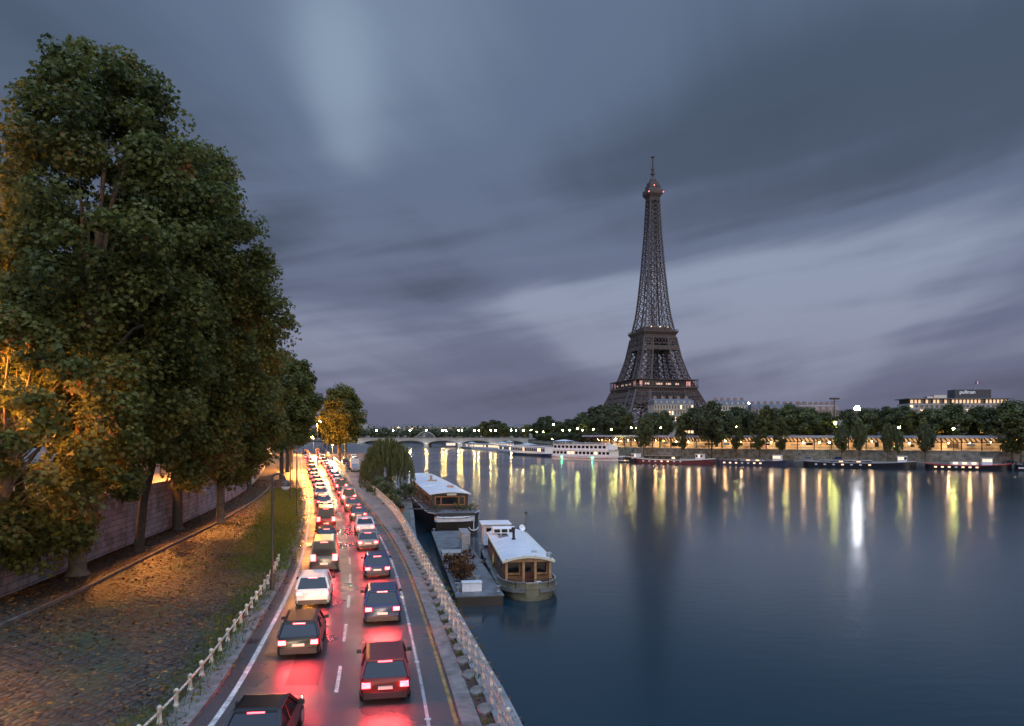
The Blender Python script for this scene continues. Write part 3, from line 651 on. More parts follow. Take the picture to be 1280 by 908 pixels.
# --- bushes on the bank
def bush(name, label, loc, r, h, seed, m, n=24, nl=90, size=0.24, shape='leaf', tone=0.5, cat='bush', group=None):
    r_ = thing(name, label, cat, loc, 0, group); g = np.random.default_rng(seed); lv = Leaves(seed, shape); b = MB()
    for k in range(n):
        a = g.uniform(0, 6.28); q = math.sqrt(g.random()) * r; z = h * g.uniform(0.25, 0.95) * (1 - 0.4 * (q / r) ** 2); p = (q * math.cos(a), q * math.sin(a), z)
        c = r * g.uniform(0.22, 0.4); lv.clump(p, (c, c, c), nl, size, tone + 0.12 * g.normal(), 0.15); b.tube([(0, 0, -0.05), (p[0] * .4, p[1] * .4, z * .6), p], [0.05, 0.03, 0.01], 5)
    lv.build('leaves', m, r_); b.build('stem', M_bark2, r_); return r_
for i, (x, y, r_, h, m, lab) in enumerate([
    (-19.6, 112, 1.9, 3.4, ML_green, 'largest green bush in front of the willow on the bank'), (-17.6, 104, 1.4, 2.2, ML_green, 'green bush between the railing and the gangway'),
    (-21.8, 118, 2.3, 4.2, ML_green, 'tall green bush at the foot of the willow by the railing'), (-16.8, 97, 1.0, 1.5, ML_dark, 'low dark bush nearest the white railing on the bank'),
    (-17.2, 116, 1.5, 3.0, ML_dark, 'dark bush beside the roof of the brown houseboat'), (-26.5, 140, 2.4, 4.0, ML_dark, 'dark bush behind the willow at the end of the railing')]):
    bush('bank_bush', lab, (x, y, 3.4), r_, h, 40 + i, m)

# --- fallen leaves and grass
def scatter():
    g = np.random.default_rng(9); lv = Leaves(9, 'maple'); P = []
    while len(P) < 30000:
        y = 16 + 130 * g.random() ** 1.5; w0, w1 = wallL(y) + 0.1, postL(y) + 1.0; t = g.random() ** 1.9; x = w0 + (w1 - w0) * t
        if x / y * F + 640 < -40 or (y < 34 and g.random() < 0.6): continue
        P.append((x, y, (Z_SIDE + 0.115 if x < wallL(y) + 3.4 else Z_SIDE + 0.02) + 0.01 * g.random()))
    for k in range(1300):
        y = 13 + 60 * g.random(); P.append((roadR(y) + 0.7 + g.random() * 1.3, y, Z_SIDE + 0.02))
    P = np.array(P); n = len(P); N = g.normal(size=(n, 3)) * 0.28 + np.array([0, 0, 1]); N /= np.linalg.norm(N, axis=1)[:, None]
    lv.P = [P]; lv.N = [N]; lv.S = [g.uniform(0.12, 0.26, n)]; lv.V = [np.clip(g.beta(1.5, 2.0, n), 0, 1)]
    tag(lv.build('fallen_leaves', ML_autumn, None), 'brown and yellow fallen leaves scattered over the cobbles', 'leaves', kind='stuff')
    lv = Leaves(10, 'strand'); P = []
    def patch(x, y, z, r, n_):
        for _ in range(n_): P.append((x + g.normal() * r, y + g.normal() * r * 1.6, z))
    for k in range(520):       # along the posts and between the setts near the road
        y = 15 + 110 * g.random() ** 1.3; x = postL(y) - abs(g.normal()) * (0.7 + 2.6 * min(1, max(0, (y - 40) / 40))) + 0.25; patch(x, y, Z_SIDE, 0.22 + 0.004 * y, 26)
    for k in range(160):
        y = 30 + 70 * g.random(); x = postL(y) - 1 - 7 * g.random(); patch(x, y, Z_SIDE, 0.3, 10)
    for k in range(1500):
        y = 50 + 75 * g.random(); x = postL(y) + 0.6 - 4.5 * g.random() ** 1.6; patch(x, y, Z_SIDE, 0.4, 22)
    for k in range(120):
        y = 13 + 50 * g.random(); patch(roadR(y) + 0.75 + 1.1 * g.random(), y, Z_SIDE - 0.02, 0.1, 16)
    P = np.array(P); n = len(P); N = g.normal(size=(n, 3)); N[:, 2] *= 0.3; N /= np.linalg.norm(N, axis=1)[:, None]
    lv.P = [P + np.array([0, 0, 0.05])]; lv.N = [N]; lv.S = [g.uniform(0.05, 0.13, n)]; lv.t = lv.t * np.array([2.0, 1.0]); lv.V = [g.random(n)]
    tag(lv.build('grass', ML_grass, None, up=True), 'short green grass growing along the posts and between the cobbles', 'grass', kind='stuff')
scatter()
def verge_stones():
    g = random.Random(4)
    for k in range(26):
        y = 14 + k * 1.75; w = railR(y) - 0.12 - roadR(y) - 0.62
        b = MB(); n = 9; rr = [g.uniform(0.75, 1.05) for _ in range(n)]; a = max(0.3, w * 0.43); c = 0.55
        P0 = [(a * rr[i] * math.cos(6.283 * i / n), c * rr[i] * math.sin(6.283 * i / n)) for i in range(n)]
        b.loft([[(x, y_, -0.05) for x, y_ in P0], [(x, y_, 0.09) for x, y_ in P0], [(x * .86, y_ * .86, 0.13) for x, y_ in P0]])
        o = b.build('verge_stone', M_kerb, None, False); o.location = (roadR(y) + 0.68 + w / 2, y, Z_SIDE - 0.02)
        tag(o, f'{ORD[k]} flat grey stone from the front in the weedy verge beside the railing', 'stone', 'flat stones in the verge')
verge_stones()

# --- right bank trees
rt = [make_tree('quay_tree', 'x', (0, 0, 0), 18, 11.5, 5.0, 6.6, 0.26, 31, 75, 115, 0.62, ML_green, M_bark2, shape='leaf', crad=1.6, tone=0.45, limbs=6, group='trees along the right bank'),
      make_tree('quay_tree', 'x', (0, 0, 0), 18, 11.0, 5.8, 6.6, 0.26, 32, 85, 115, 0.62, ML_dark, M_bark2, shape='leaf', crad=1.7, tone=0.5, limbs=6, group='trees along the right bank'),
      make_tree('quay_tree', 'x', (0, 0, 0), 17, 11.0, 3.6, 6.6, 0.22, 33, 60, 100, 0.55, ML_willow, M_bark2, shape='leaf', crad=1.35, tone=0.28, limbs=6, group='trees along the right bank')]
proto_used = [False] * 3
def put_rt(k, loc, rz, label, sc, group=None):
    if not proto_used[k]:
        proto_used[k] = True; o = rt[k]; o.location = loc; o.rotation_euler.z = rz; o.scale = sc; o['label'] = label
        if group: o['group'] = group
        return o
    return copy_thing(rt[k], loc, rz, label, sc, group)
g_ = random.Random(77); cnt = 0
for k, (px, top) in enumerate([(742, 517), (762, 507), (785, 513), (808, 511), (832, 509), (856, 512), (884, 507), (908, 511), (935, 508), (958, 505), (984, 507), (1008, 511), (1034, 509), (1060, 511), (1088, 510), (1112, 509), (1140, 507), (1166, 509), (1192, 507), (1216, 506), (1240, 505), (1268, 503), (1298, 504)]):
    s_ = bank_px(px, 42); p, d, n = bank(s_, 42 + g_.uniform(-4, 4)); p.x = (px - 640) / F * p.y
    h = pz(top + g_.uniform(-3, 6), p.y) - 7.0; kind = [0, 1, 2, 0, 0, 2, 1][k % 7]; sc = h / 18.2; cnt += 1; wv = g_.uniform(0.92, 1.3)
    put_rt(kind, (p.x, p.y, 7.0), g_.uniform(0, 6), f'{ORD[cnt-1]} tree from the left in the main row behind the lit gallery', (sc * wv, sc * wv, sc), 'trees behind the lit gallery')
cnt = 0
for k, (px, top) in enumerate([(770, 506), (818, 514), (870, 508), (922, 507), (972, 509), (1022, 513), (1078, 514), (1126, 506), (1178, 510), (1230, 506), (1285, 500)]):
    s_ = bank_px(px, 66); p, d, n = bank(s_, 66); p.x = (px - 640) / F * p.y; h = pz(top, p.y) - 7.0; sc = h / 18.2; cnt += 1
    put_rt(1, (p.x, p.y, 7.0), g_.uniform(0, 6), f'{ORD[cnt-1]} tree from the left in the dark rear row of the right bank', (sc * 1.2, sc * 1.2, sc), 'rear row of trees on the right bank')
cnt = 0
for k, (px, top, kind, wd) in enumerate([(805, 522, 0, .8), (851, 524, 2, .7), (890, 499, 1, .95), (920, 520, 2, .8), (951, 518, 2, .85), (975, 522, 2, .8), (1053, 528, 1, .55), (1075, 524, 0, .6), (1110, 530, 0, .5), (1123, 534, 0, .5), (1157, 528, 1, .62), (1265, 515, 2, 1.2), (1278, 522, 2, 1.1)]):
    s_ = bank_px(px, 8.5); p, d, n = bank(s_, 8.5); h = pz(top, p.y) - 2.3; sc = h / 18.2; cnt += 1
    put_rt(kind, (p.x, p.y, 2.3), g_.uniform(0, 6), f'{ORD[cnt-1]} tree from the left on the lower quay in front of the lit gallery', (sc * wd, sc * wd, sc), 'trees on the lower right quay')
cnt = 0
for k, (px, Y, top) in enumerate([(607, 880, 526), (618, 900, 524), (629, 890, 529), (672, 760, 527), (683, 740, 519), (697, 720, 527), (712, 640, 523), (724, 600, 520), (733, 560, 524), (748, 520, 505), (766, 640, 503), (659, 840, 531), (755, 470, 518)]):
    z = 7.0 if px > 640 else 5.0; h = pz(top, Y) - z; sc = h / 18.2; cnt += 1
    put_rt([1, 1, 0][k % 3], ((px - 640) / F * Y, Y, z), g_.uniform(0, 6), f'{ORD[cnt-1]} tree in the distant clump around the far bridge end', (sc * 1.35, sc * 1.35, sc), 'distant trees around the bridge end')
cnt = 0
for k in range(11):        # low dark hedge-like limes along the far right quay
    s_ = BL[-1] - 30 - k * 34; p, d, n = bank(s_, 24); sc = 0.55; cnt += 1
    put_rt(1, (p.x, p.y, 6.0), g_.uniform(0, 6), f'{ORD[cnt-1]} tree from the bridge in the low dark row above the moored boats', (0.95, 0.95, 0.52), 'low dark trees above the tour boats')
# far wood on the horizon
def far_wood():
    lv = Leaves(60, 'leaf'); g = np.random.default_rng(60)
    for k in range(520):
        x = g.uniform(-700, 380); y = g.uniform(1180, 1500); h = g.uniform(14, 24)
        lv.clump((x, y, 5 + h * 0.6), (9, 9, h * 0.55), 42, 4.2, 0.4 + 0.15 * g.normal(), 0.15)
    tag(lv.build('far_wood', ML_dark, None), 'low dark band of distant trees on the horizon beyond the bridge', 'wood', kind='stuff')
far_wood()
# ------------------------------------------------------------------ the iron tower
def interp(pts, z): return float(np.interp(z, [p[0] for p in pts], [p[1] for p in pts]))
HW = [(0, 62), (20, 51.5), (40, 41.5), (50, 37), (57.6, 34.0), (68, 29.3), (90, 23.0), (115, 18.6), (139, 14.2), (160, 12.1), (191, 9.6), (230, 7.1), (276, 5.1)]
LW = [(0, 25), (40, 19), (57.6, 15.5), (90, 12.2), (115, 10.2), (139, 8.0), (165, 7.6), (191, 7.8)]
def tower():
    T = thing('lattice_tower', 'tall brown iron lattice tower rising above the trees across the river', 'tower', (157, 803, 7.3), R(14))
    def leg_pts(z, sx, sy):
        o = interp(HW, z); i = o - interp(LW, z)
        return [Vector((sx * a, sy * b, z)) for a, b in ((o, o), (i, o), (i, i), (o, i))]
    def lattice_leg(zs, sx, sy, ch, br):
        b = MB(); prev = None
        for a, z in enumerate(zs):
            c = leg_pts(z, sx, sy)
            for k in range(4): b.beam(c[k], c[(k + 1) % 4], br)
            if prev:
                for k in range(4):
                    b.beam(prev[k], c[k], ch); k2 = (k + 1) % 4
                    b.beam(prev[k], c[k2], br); b.beam(prev[k2], c[k], br)
                    m0 = (prev[k] + prev[k2]) / 2; m1 = (c[k] + c[k2]) / 2; b.beam(m0, m1, br * .7)
                    b.beam((prev[k] + c[k]) / 2, (prev[k2] + c[k2]) / 2, br * .8)
            prev = c
        return b
    for sx in (-1, 1):
        for sy in (-1, 1):
            lattice_leg([0, 9, 18, 27, 36, 45, 54], sx, sy, 2.0, 0.85).build('lower_leg', M_iron, T)
            lattice_leg([58, 64, 71, 78, 85, 92, 99, 106, 113], sx, sy, 1.5, 0.72).build('middle_leg', M_iron, T)
            b = MB(); o = interp(HW, 0); i = o - 25; b.box((sx * (o + i) / 2, sy * (o + i) / 2, 2), (28, 28, 4), 0, 0.92); b.build('footing', M_stone, T)
    # arches and girders between the lower legs, on each of the four faces
    for q in range(4):
        rot = Matrix.Rotation(q * math.pi / 2, 3, 'Z'); b = MB(); n = 26; prev = None
        for k in range(n + 1):
            t = math.pi * (0.06 + 0.88 * k / n); r0, r1 = 37.0, 40.0
            z0 = 2 + 36.0 * math.sin(t); z1 = 2 + 40.0 * math.sin(t)
            y = -interp(HW, max(0, z0)) + 1.0
            a, c = rot @ Vector((r0 * math.cos(t), y, z0)), rot @ Vector((r1 * math.cos(t), y, z1))
            b.beam(a, c, 0.7)
            if prev: b.beam(prev[0], a, 1.2); b.beam(prev[1], c, 1.2); b.beam(prev[0], c, 0.6); b.beam(prev[1], a, 0.6)
            prev = (a, c)
        b.build('arch', M_iron, T)
        b = MB()                                  # deep lattice girder under the first floor
        for z0, z1 in ((41, 46.5), (46.5, 52)):
            w0, w1 = interp(HW, z0), interp(HW, z1); n = 20
            for k in range(n + 1):
                x0, x1 = w0 * (2 * k / n - 1), w1 * (2 * k / n - 1)
                b.beam(rot @ Vector((x0, -w0, z0)), rot @ Vector((x1, -w1, z1)), 0.55)
                if k < n:
                    x2, x3 = w0 * (2 * (k + 1) / n - 1), w1 * (2 * (k + 1) / n - 1)
                    b.beam(rot @ Vector((x0, -w0, z0)), rot @ Vector((x3, -w1, z1)), 0.5); b.beam(rot @ Vector((x2, -w0, z0)), rot @ Vector((x1, -w1, z1)), 0.5)
            for z, w in ((z0, w0), (z1, w1)): b.beam(rot @ Vector((-w, -w, z)), rot @ Vector((w, -w, z)), 1.0)
        b.build('girder', M_iron, T)
        b = MB()                                  # frieze with consoles
        b.beam(rot @ Vector((-35.2, -34.6, 54)), rot @ Vector((35.2, -34.6, 54)), 0.8, 4.4)
        for k in range(29):
            x = -34.3 + 68.6 * k / 28; b.beam(rot @ Vector((x, -35.2, 52)), rot @ Vector((x, -36.4, 56.4)), 0.7)
        b.build('frieze', M_iron, T)
        b = MB()
        for k in range(19):
            x = -36 + 72 * k / 18; b.beam(rot @ Vector((x, -36.2, 57.6)), rot @ Vector((x, -36.2, 65)), 0.45)
        b.beam(rot @ Vector((-36.4, -36.3, 59.2)), rot @ Vector((36.4, -36.3, 59.2)), 0.35)
        b.build('gallery_posts', M_iron, T)
        b = MB(); b.beam(rot @ Vector((-29, -32.5, 61)), rot @ Vector((29, -32.5, 61)), 0.4, 6.2); b.build('pavilion_glass', M_glass, T)
        for x, w in ((-22, 5), (-8, 7), (3, 6), (13, 4)):
            b = MB(); b.beam(rot @ Vector((x - w / 2, -33.0, 60.6)), rot @ Vector((x + w / 2, -33.0, 60.6)), 0.3, 2.0); b.build('pavilion_light', M_pavil, T)
        for x, w in ((26, 5), (-29.5, 3.4)):
            b = MB(); b.beam(rot @ Vector((x - w / 2, -33.3, 61)), rot @ Vector((x + w / 2, -33.3, 61)), 0.3, 5.2); b.build('red_panel', M_redlit, T)
        b = MB()                                  # second-floor belt of girders
        for z0, z1 in ((99.5, 103), (106, 112.4)):
            w0, w1 = interp(HW, z0), interp(HW, z1); n = 10
            for k in range(n):
                a0, a1 = 2 * k / n - 1, 2 * (k + 1) / n - 1
                if z0 > 104:
                    b.beam(rot @ Vector((w0 * a0, -w0, z0)), rot @ Vector((w1 * a1, -w1, z1)), 0.5); b.beam(rot @ Vector((w0 * a1, -w0, z0)), rot @ Vector((w1 * a0, -w1, z1)), 0.5)
            if z0 < 104: b.beam(rot @ Vector((-w0, -w0, 101.5)), rot @ Vector((w0, -w0, 101.5)), 0.6, 4.0)
            for z, w in ((z0, w0), (z1, w1)): b.beam(rot @ Vector((-w, -w, z)), rot @ Vector((w, -w, z)), 0.9)
        b.build('belt_girder', M_iron, T)
    b = MB(); b.box((0, 0, 57), (73.2, 73.2, 1.3)); b.box((0, 0, 65.3), (73.4, 73.4, 0.8)); b.box((0, 0, 54), (66, 66, 1.0)); b.build('first_floor', M_iron, T)
    def sq(w, z): return [(-w, -w, z), (w, -w, z), (w, w, z), (-w, w, z)]
    b = MB(); b.loft([sq(18.6, 112.6), sq(18.8, 115.5), sq(20.9, 118.6), sq(20.9, 119.8), sq(20.2, 119.85)]); b.box((0, 0, 122.2), (30, 30, 4)); b.build('second_floor', M_iron, T)
    b = MB()
    for k in range(4):
        rot = Matrix.Rotation(k * math.pi / 2, 3, 'Z'); b.beam(rot @ Vector((-20.6, -20.6, 121.3)), rot @ Vector((20.6, -20.6, 121.3)), 0.3)
        for j in range(13): x = -20.6 + 41.2 * j / 12; b.beam(rot @ Vector((x, -20.6, 119.8)), rot @ Vector((x, -20.6, 121.4)), 0.3)
    b.build('railing', M_iron, T)
    zs = [118]
    while zs[-1] < 266: zs.append(zs[-1] + max(4.6, 9.2 - (zs[-1] - 118) * 0.034))
    zs[-1] = 268
    b = MB()
    for i in range(len(zs)):
        z = zs[i]; o = interp(HW, z); n_ = o - interp(LW, min(z, 191)); n_ = max(n_, 0) if z < 196 else 0
        for q in range(4):
            rot = Matrix.Rotation(q * math.pi / 2, 3, 'Z'); b.beam(rot @ Vector((-o, -o, z)), rot @ Vector((o, -o, z)), 0.5)
            if i + 1 < len(zs):
                z2 = zs[i + 1]; o2 = interp(HW, z2); n2 = o2 - interp(LW, min(z2, 191)); n2 = max(n2, 0) if z2 < 196 else 0
                V = lambda x, y, zz: rot @ Vector((x, y, zz))
                b.beam(V(-o, -o, z), V(-o2, -o2, z2), 1.3)
                for s_ in (-1, 1):
                    b.beam(V(s_ * n_, -o, z), V(s_ * n2, -o2, z2), 0.7)
                    b.beam(V(s_ * o, -o, z), V(s_ * n2, -o2, z2), 0.5); b.beam(V(s_ * n_, -o, z), V(s_ * o2, -o2, z2), 0.5)
                if n_ > 1.5: b.beam(V(-n_, -o, z), V(n2, -o2, z2), 0.35); b.beam(V(n_, -o, z), V(-n2, -o2, z2), 0.35)
    b.build('upper_shaft', M_iron, T)
    b = MB()
    for z0, z1 in zip(range(60, 268, 8), range(68, 276, 8)):
        w = 3.2 if z0 > 116 else 4.5; w = min(w, interp(HW, z1) * .55)
        for q in range(4):
            rot = Matrix.Rotation(q * math.pi / 2, 3, 'Z'); b.beam(rot @ Vector((-w, -w, z0)), rot @ Vector((-w, -w, z1)), 0.6)
            b.beam(rot @ Vector((-w, -w, z0)), rot @ Vector((w, -w, z1)), 0.4); b.beam(rot @ Vector((-w, -w, z1)), rot @ Vector((w, -w, z1)), 0.4)
    b.build('lift_shaft', M_iron_dark, T)
    b = MB(); b.loft([sq(5.2, 266), sq(6.2, 270), sq(8.4, 273.5), sq(8.6, 276), sq(8.4, 278.5), sq(7.6, 279)]); b.build('top_cabin', M_iron, T)
    b = MB(); b.loft([sq(6.4, 279), sq(6.4, 283), sq(5.4, 283.3), sq(5.0, 287)]); b.lathe((0, 0, 287), [(4.2, 0), (3.8, 3), (2.4, 5.5), (1.2, 7)], 10)
    for k in range(10): a = k * .628; b.beam((7.4 * math.cos(a), 7.4 * math.sin(a), 279), (7.2 * math.cos(a), 7.2 * math.sin(a), 283), 0.3)
    b.build('top_turret', M_iron_dark, T)
    b = MB(); b.tube([(0, 0, 293), (0, 0, 300), (0, 0, 306), (0, 0, 317)], [1.5, 1.3, 0.9, 0.6], 8)
    b.box((0, 0, 315.6), (5, 1.0, 0.7)); b.box((0, 0, 315.6), (1.0, 5, 0.7)); b.box((0, 0, 297), (3.6, 3.6, 2)); b.box((0, 0, 302), (2.8, 2.8, 1.2)); b.build('antenna', M_iron_dark, T)
    for k, (x, y, z) in enumerate([(-8.4, -8.4, 274), (8.4, -8.4, 275), (-2, -8, 281.5), (8.5, 6, 274.5)]):
        b = MB(); b.ball((x * 1.03, y * 1.03, z), 0.75, 8, 5); b.build('beacon_light', M_beacon, T)
    for x in (-9, 1.5, 11): b = MB(); b.ball((x, -15.6, 124.4), 0.8, 8, 5); b.build('floor_lamp', M_floorlamp, T)
M_pavil = emis('pavilion_glow', (1.0, 0.5, 0.2), 0.55); M_redlit = emis('red_lit_panel', (0.9, 0.13, 0.05), 0.42)
M_beacon = emis('red_beacon_glow', (1.0, 0.10, 0.06), 2.2); M_floorlamp = emis('floor_lamp_glow', (1.0, 0.62, 0.2), 1.6)
tower()

# ------------------------------------------------------------------ the far stone bridge
def bridge():
    Y0, Y1 = 803, 836; B = thing('stone_bridge', 'long pale stone arch bridge across the river in the distance', 'bridge', (-80, Y0, 0))
    x0, x1, n = -172.0, 18.0, 5; pw = 4.0; sp = (x1 - x0 - pw) / n; ztop = 8.6
    for k in range(n):
        a = x0 + pw + k * sp; c = a + sp - pw; b = MB(); m_ = 14; P = []
        for i in range(m_ + 1):
            t = i / m_; x = a + (c - a) * t; z = 2.2 + 4.6 * math.sqrt(max(0, 1 - (2 * t - 1) ** 2)); P.append((x, z))
        rings = [[(x + 80, 0, z), (x + 80, 0, ztop), (x + 80, Y1 - Y0, ztop), (x + 80, Y1 - Y0, z)] for x, z in P]
        b.loft(rings); b.build('arch_span', M_bridge, B)
        b = MB(); prev = None
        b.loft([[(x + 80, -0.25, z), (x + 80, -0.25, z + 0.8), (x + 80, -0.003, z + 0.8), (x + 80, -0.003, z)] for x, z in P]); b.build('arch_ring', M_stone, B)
    for k in range(n + 1):
        x = x0 + k * sp + pw / 2
        b = MB(); b.box((x + 80, (Y1 - Y0) / 2, 3.3), (pw + 0.02, Y1 - Y0 + 0.6, 10.6)); b.lathe((x + 80, -1.2, -2), [(2.2, 0), (2.2, 5.2), (1.2, 6.2)], 12); b.build('pier', M_bridge, B)
    b = MB(); b.box(((x0 + x1) / 2 + 80, (Y1 - Y0) / 2, ztop + 0.35), (x1 - x0 + 90, Y1 - Y0 + 1.6, 0.7)); b.build('deck', M_bridge, B)
    for y in (-0.5, Y1 - Y0 + 0.5):
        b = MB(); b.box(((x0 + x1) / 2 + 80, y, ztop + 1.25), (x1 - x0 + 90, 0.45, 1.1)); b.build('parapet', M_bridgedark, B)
    for s_ in (0, 1):
        x = (x0 - 8) if s_ == 0 else (x1 + 3)
        t = thing('pedestal_statue', ['pale stone statue pedestal at the left end of the far bridge', 'pinkish stone statue pedestal at the right end of the far bridge'][s_], 'statue', (x, Y0 - 2, ztop), 0, 'statues at the bridge ends')
        b = MB(); b.box((0, 0, 3.2), (3.2, 3.2, 7.4)); b.box((0, 0, 7.2), (3.8, 3.8, 0.6)); b.build('pedestal', M_stone, t)
        b = MB(); b.loft([[(r_ * math.cos(a), r_ * .7 * math.sin(a), z) for a in np.linspace(0, 5.6, 8)] for r_, z in ((1.2, 7.5), (1.5, 9), (1.0, 10.4), (0.5, 11.2), (0.55, 11.9), (0.2, 12.3))]); b.build('figure', M_stone, t)
    return B
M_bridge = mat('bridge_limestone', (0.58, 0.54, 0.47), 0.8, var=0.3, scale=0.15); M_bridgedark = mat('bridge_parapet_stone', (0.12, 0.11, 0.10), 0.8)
bridge()
# lamp standards on the bridge
def lantern_lamp(name, label, loc, h, group, glow, r=0.45, twin=False, cat='street lamp'):
    t = thing(name, label, cat, loc, 0, group)
    b = MB(); b.tube([(0, 0, 0), (0, 0, 0.8), (0, 0, 0.85), (0, 0, h - r)], [0.22, 0.2, 0.11, 0.08], 7)
    if twin: b.tube([(-1.1, 0, h - 0.2), (-0.6, 0, h - .9), (0, 0, h - 1.1), (0.6, 0, h - .9), (1.1, 0, h - 0.2)], 0.07, 6)
    b.build('post', M_post, t)
    for x in ((-1.1, 1.1) if twin else (0,)):
        b = MB(); b.ball((x, 0, h + r * .5), r, 8, 5); b.build('lantern', glow, t)
    return t
LP = None
for k, px in enumerate([450, 470.5, 491.4, 512.5, 533, 553, 573.5, 593, 613.5, 639, 654]):
    loc = ((px - 640) / F * 803.5, 803.5, 9.3); lab = f'{ORD[k]} glowing yellow lamp from the left along the near parapet of the bridge'
    if LP is None: LP = lantern_lamp('bridge_lamp', lab, loc, 8.6, 'lamps along the far bridge', M_lampglow, 0.62)
    else: copy_thing(LP, loc, 0, lab)
for k, px in enumerate([557.5, 577.5, 598.5, 619.5, 645]):
    copy_thing(LP, ((px - 640) / F * 835.5, 835.5, 9.3), 0, f'{ORD[k]} glowing yellow lamp from the left along the far parapet of the bridge', None, 'lamps along the far parapet')
# yellow-green street lamps among the right bank trees: px, py, distance, size
RL, RLg = None, None
RLP = [(664, 538, 700, .4), (671, 540, 640, .35), (679, 540, 620, .45), (692, 531, 600, .6), (703, 538, 560, .45), (712, 538, 540, .45), (722, 536, 520, .5), (728, 538, 510, .4), (742, 537, 420, .3), (764, 537, 410, .28),
       (789, 535, 385, .3), (795, 536, 380, .38), (826, 535, 370, .28), (868, 535, 355, .3), (920, 534, 345, .42), (981, 534, 335, .5), (1044, 529, 345, .55), (1051, 535, 325, .45), (1124, 535, 315, .55), (1153, 528, 330, .5),
       (1192, 536, 305, .42), (1269, 536, 300, .4), (690, 549, 560, .35), (770, 549, 395, .35), (1037, 553, 310, .3)]
for k, (px, py, Y, r_) in enumerate(RLP):
    z = pz(py, Y); base = 7.0; lab = f'{ORD[k]} greenish street lamp in the scatter of lamps among the right bank trees'
    order = sorted(range(len(RLP)), key=lambda i: RLP[i][0]).index(k); lab = f'{ORD[order]} greenish lamp from the left among the right bank trees'
    sc = r_ / 0.45; h0 = 6.5
    loc = ((px - 640) / F * Y, Y - 0, z - h0 * sc)
    if RL is None: RL = lantern_lamp('quay_street_lamp', lab, loc, h0 - .22, 'greenish street lamps on the right bank', M_lampgreen, 0.45); RL.scale = (sc,) * 3
    else: copy_thing(RL, loc, 0, lab, (sc,) * 3)
    if z - h0 * sc > 7.05:       # lengthen the post down to the street
        b = MB(); b.tube([(0, 0, (7.0 - loc[2]) / sc), (0, 0, 0.1)], 0.16, 6)
        last = [o for o in COL.objects if o.get('label') == lab][-1]; b.build('post_base', M_post, last)
# the two floodlight masts
def flood_mast(label, px, py, Y, lit):
    z = pz(py, Y); t = thing('floodlight_mast', label, 'floodlight', ((px - 640) / F * Y, Y, 7.0)); h = z - 7
    b = MB(); b.tube([(0, 0, 0), (0, 0, h)], [0.35, 0.2], 8); b.build('mast', M_post, t)
    b = MB(); b.beam((-2.4 if not lit else -1.8, 0, h - .2), (2.4 if not lit else 1.8, 0, h - .2), 0.22); b.beam((-1.6, 0, h - 1.2), (1.6, 0, h - 1.2), 0.2); b.build('crossarm', M_post, t)
    for x, dz in ((-.85, 0), (0, 0), (.85, 0), (-.45, .85), (.45, .85)) if lit else ((-2.2, 0), (-1.1, 0), (0, 0), (1.1, 0), (2.2, 0)):
        b = MB(); b.box((x, -0.15, h + 0.25 + dz), (0.95, 0.5, 0.9), 0, 0.85); l = b.build('floodlight', M_iron_dark, t)
        if lit:
            b = MB(); b.box((x, -0.44, h + 0.2 + dz), (0.82, 0.06, 0.78)); b.build('lamp_face', M_flood, l)
M_flood = emis('white_floodlight_glow', (0.95, 0.97, 1.0), 130)
flood_mast('tall floodlight mast burning brilliant white above the trees', 1071, 512, 318, True)
flood_mast('dark unlit floodlight mast with crossarm left of the brilliant one', 1043, 499, 380, False)
t = lantern_lamp('roof_lamp', 'small bright white lamp above the treetops beside the pale apartment house', at(936, 0, 0), 1, None, emis('white_lamp_glow', (1, 0.95, 0.8), 420), 0.5, False, 'lamp')
t.location = at(936, 455, 14); t.location.z = pz(505, 455) - 1

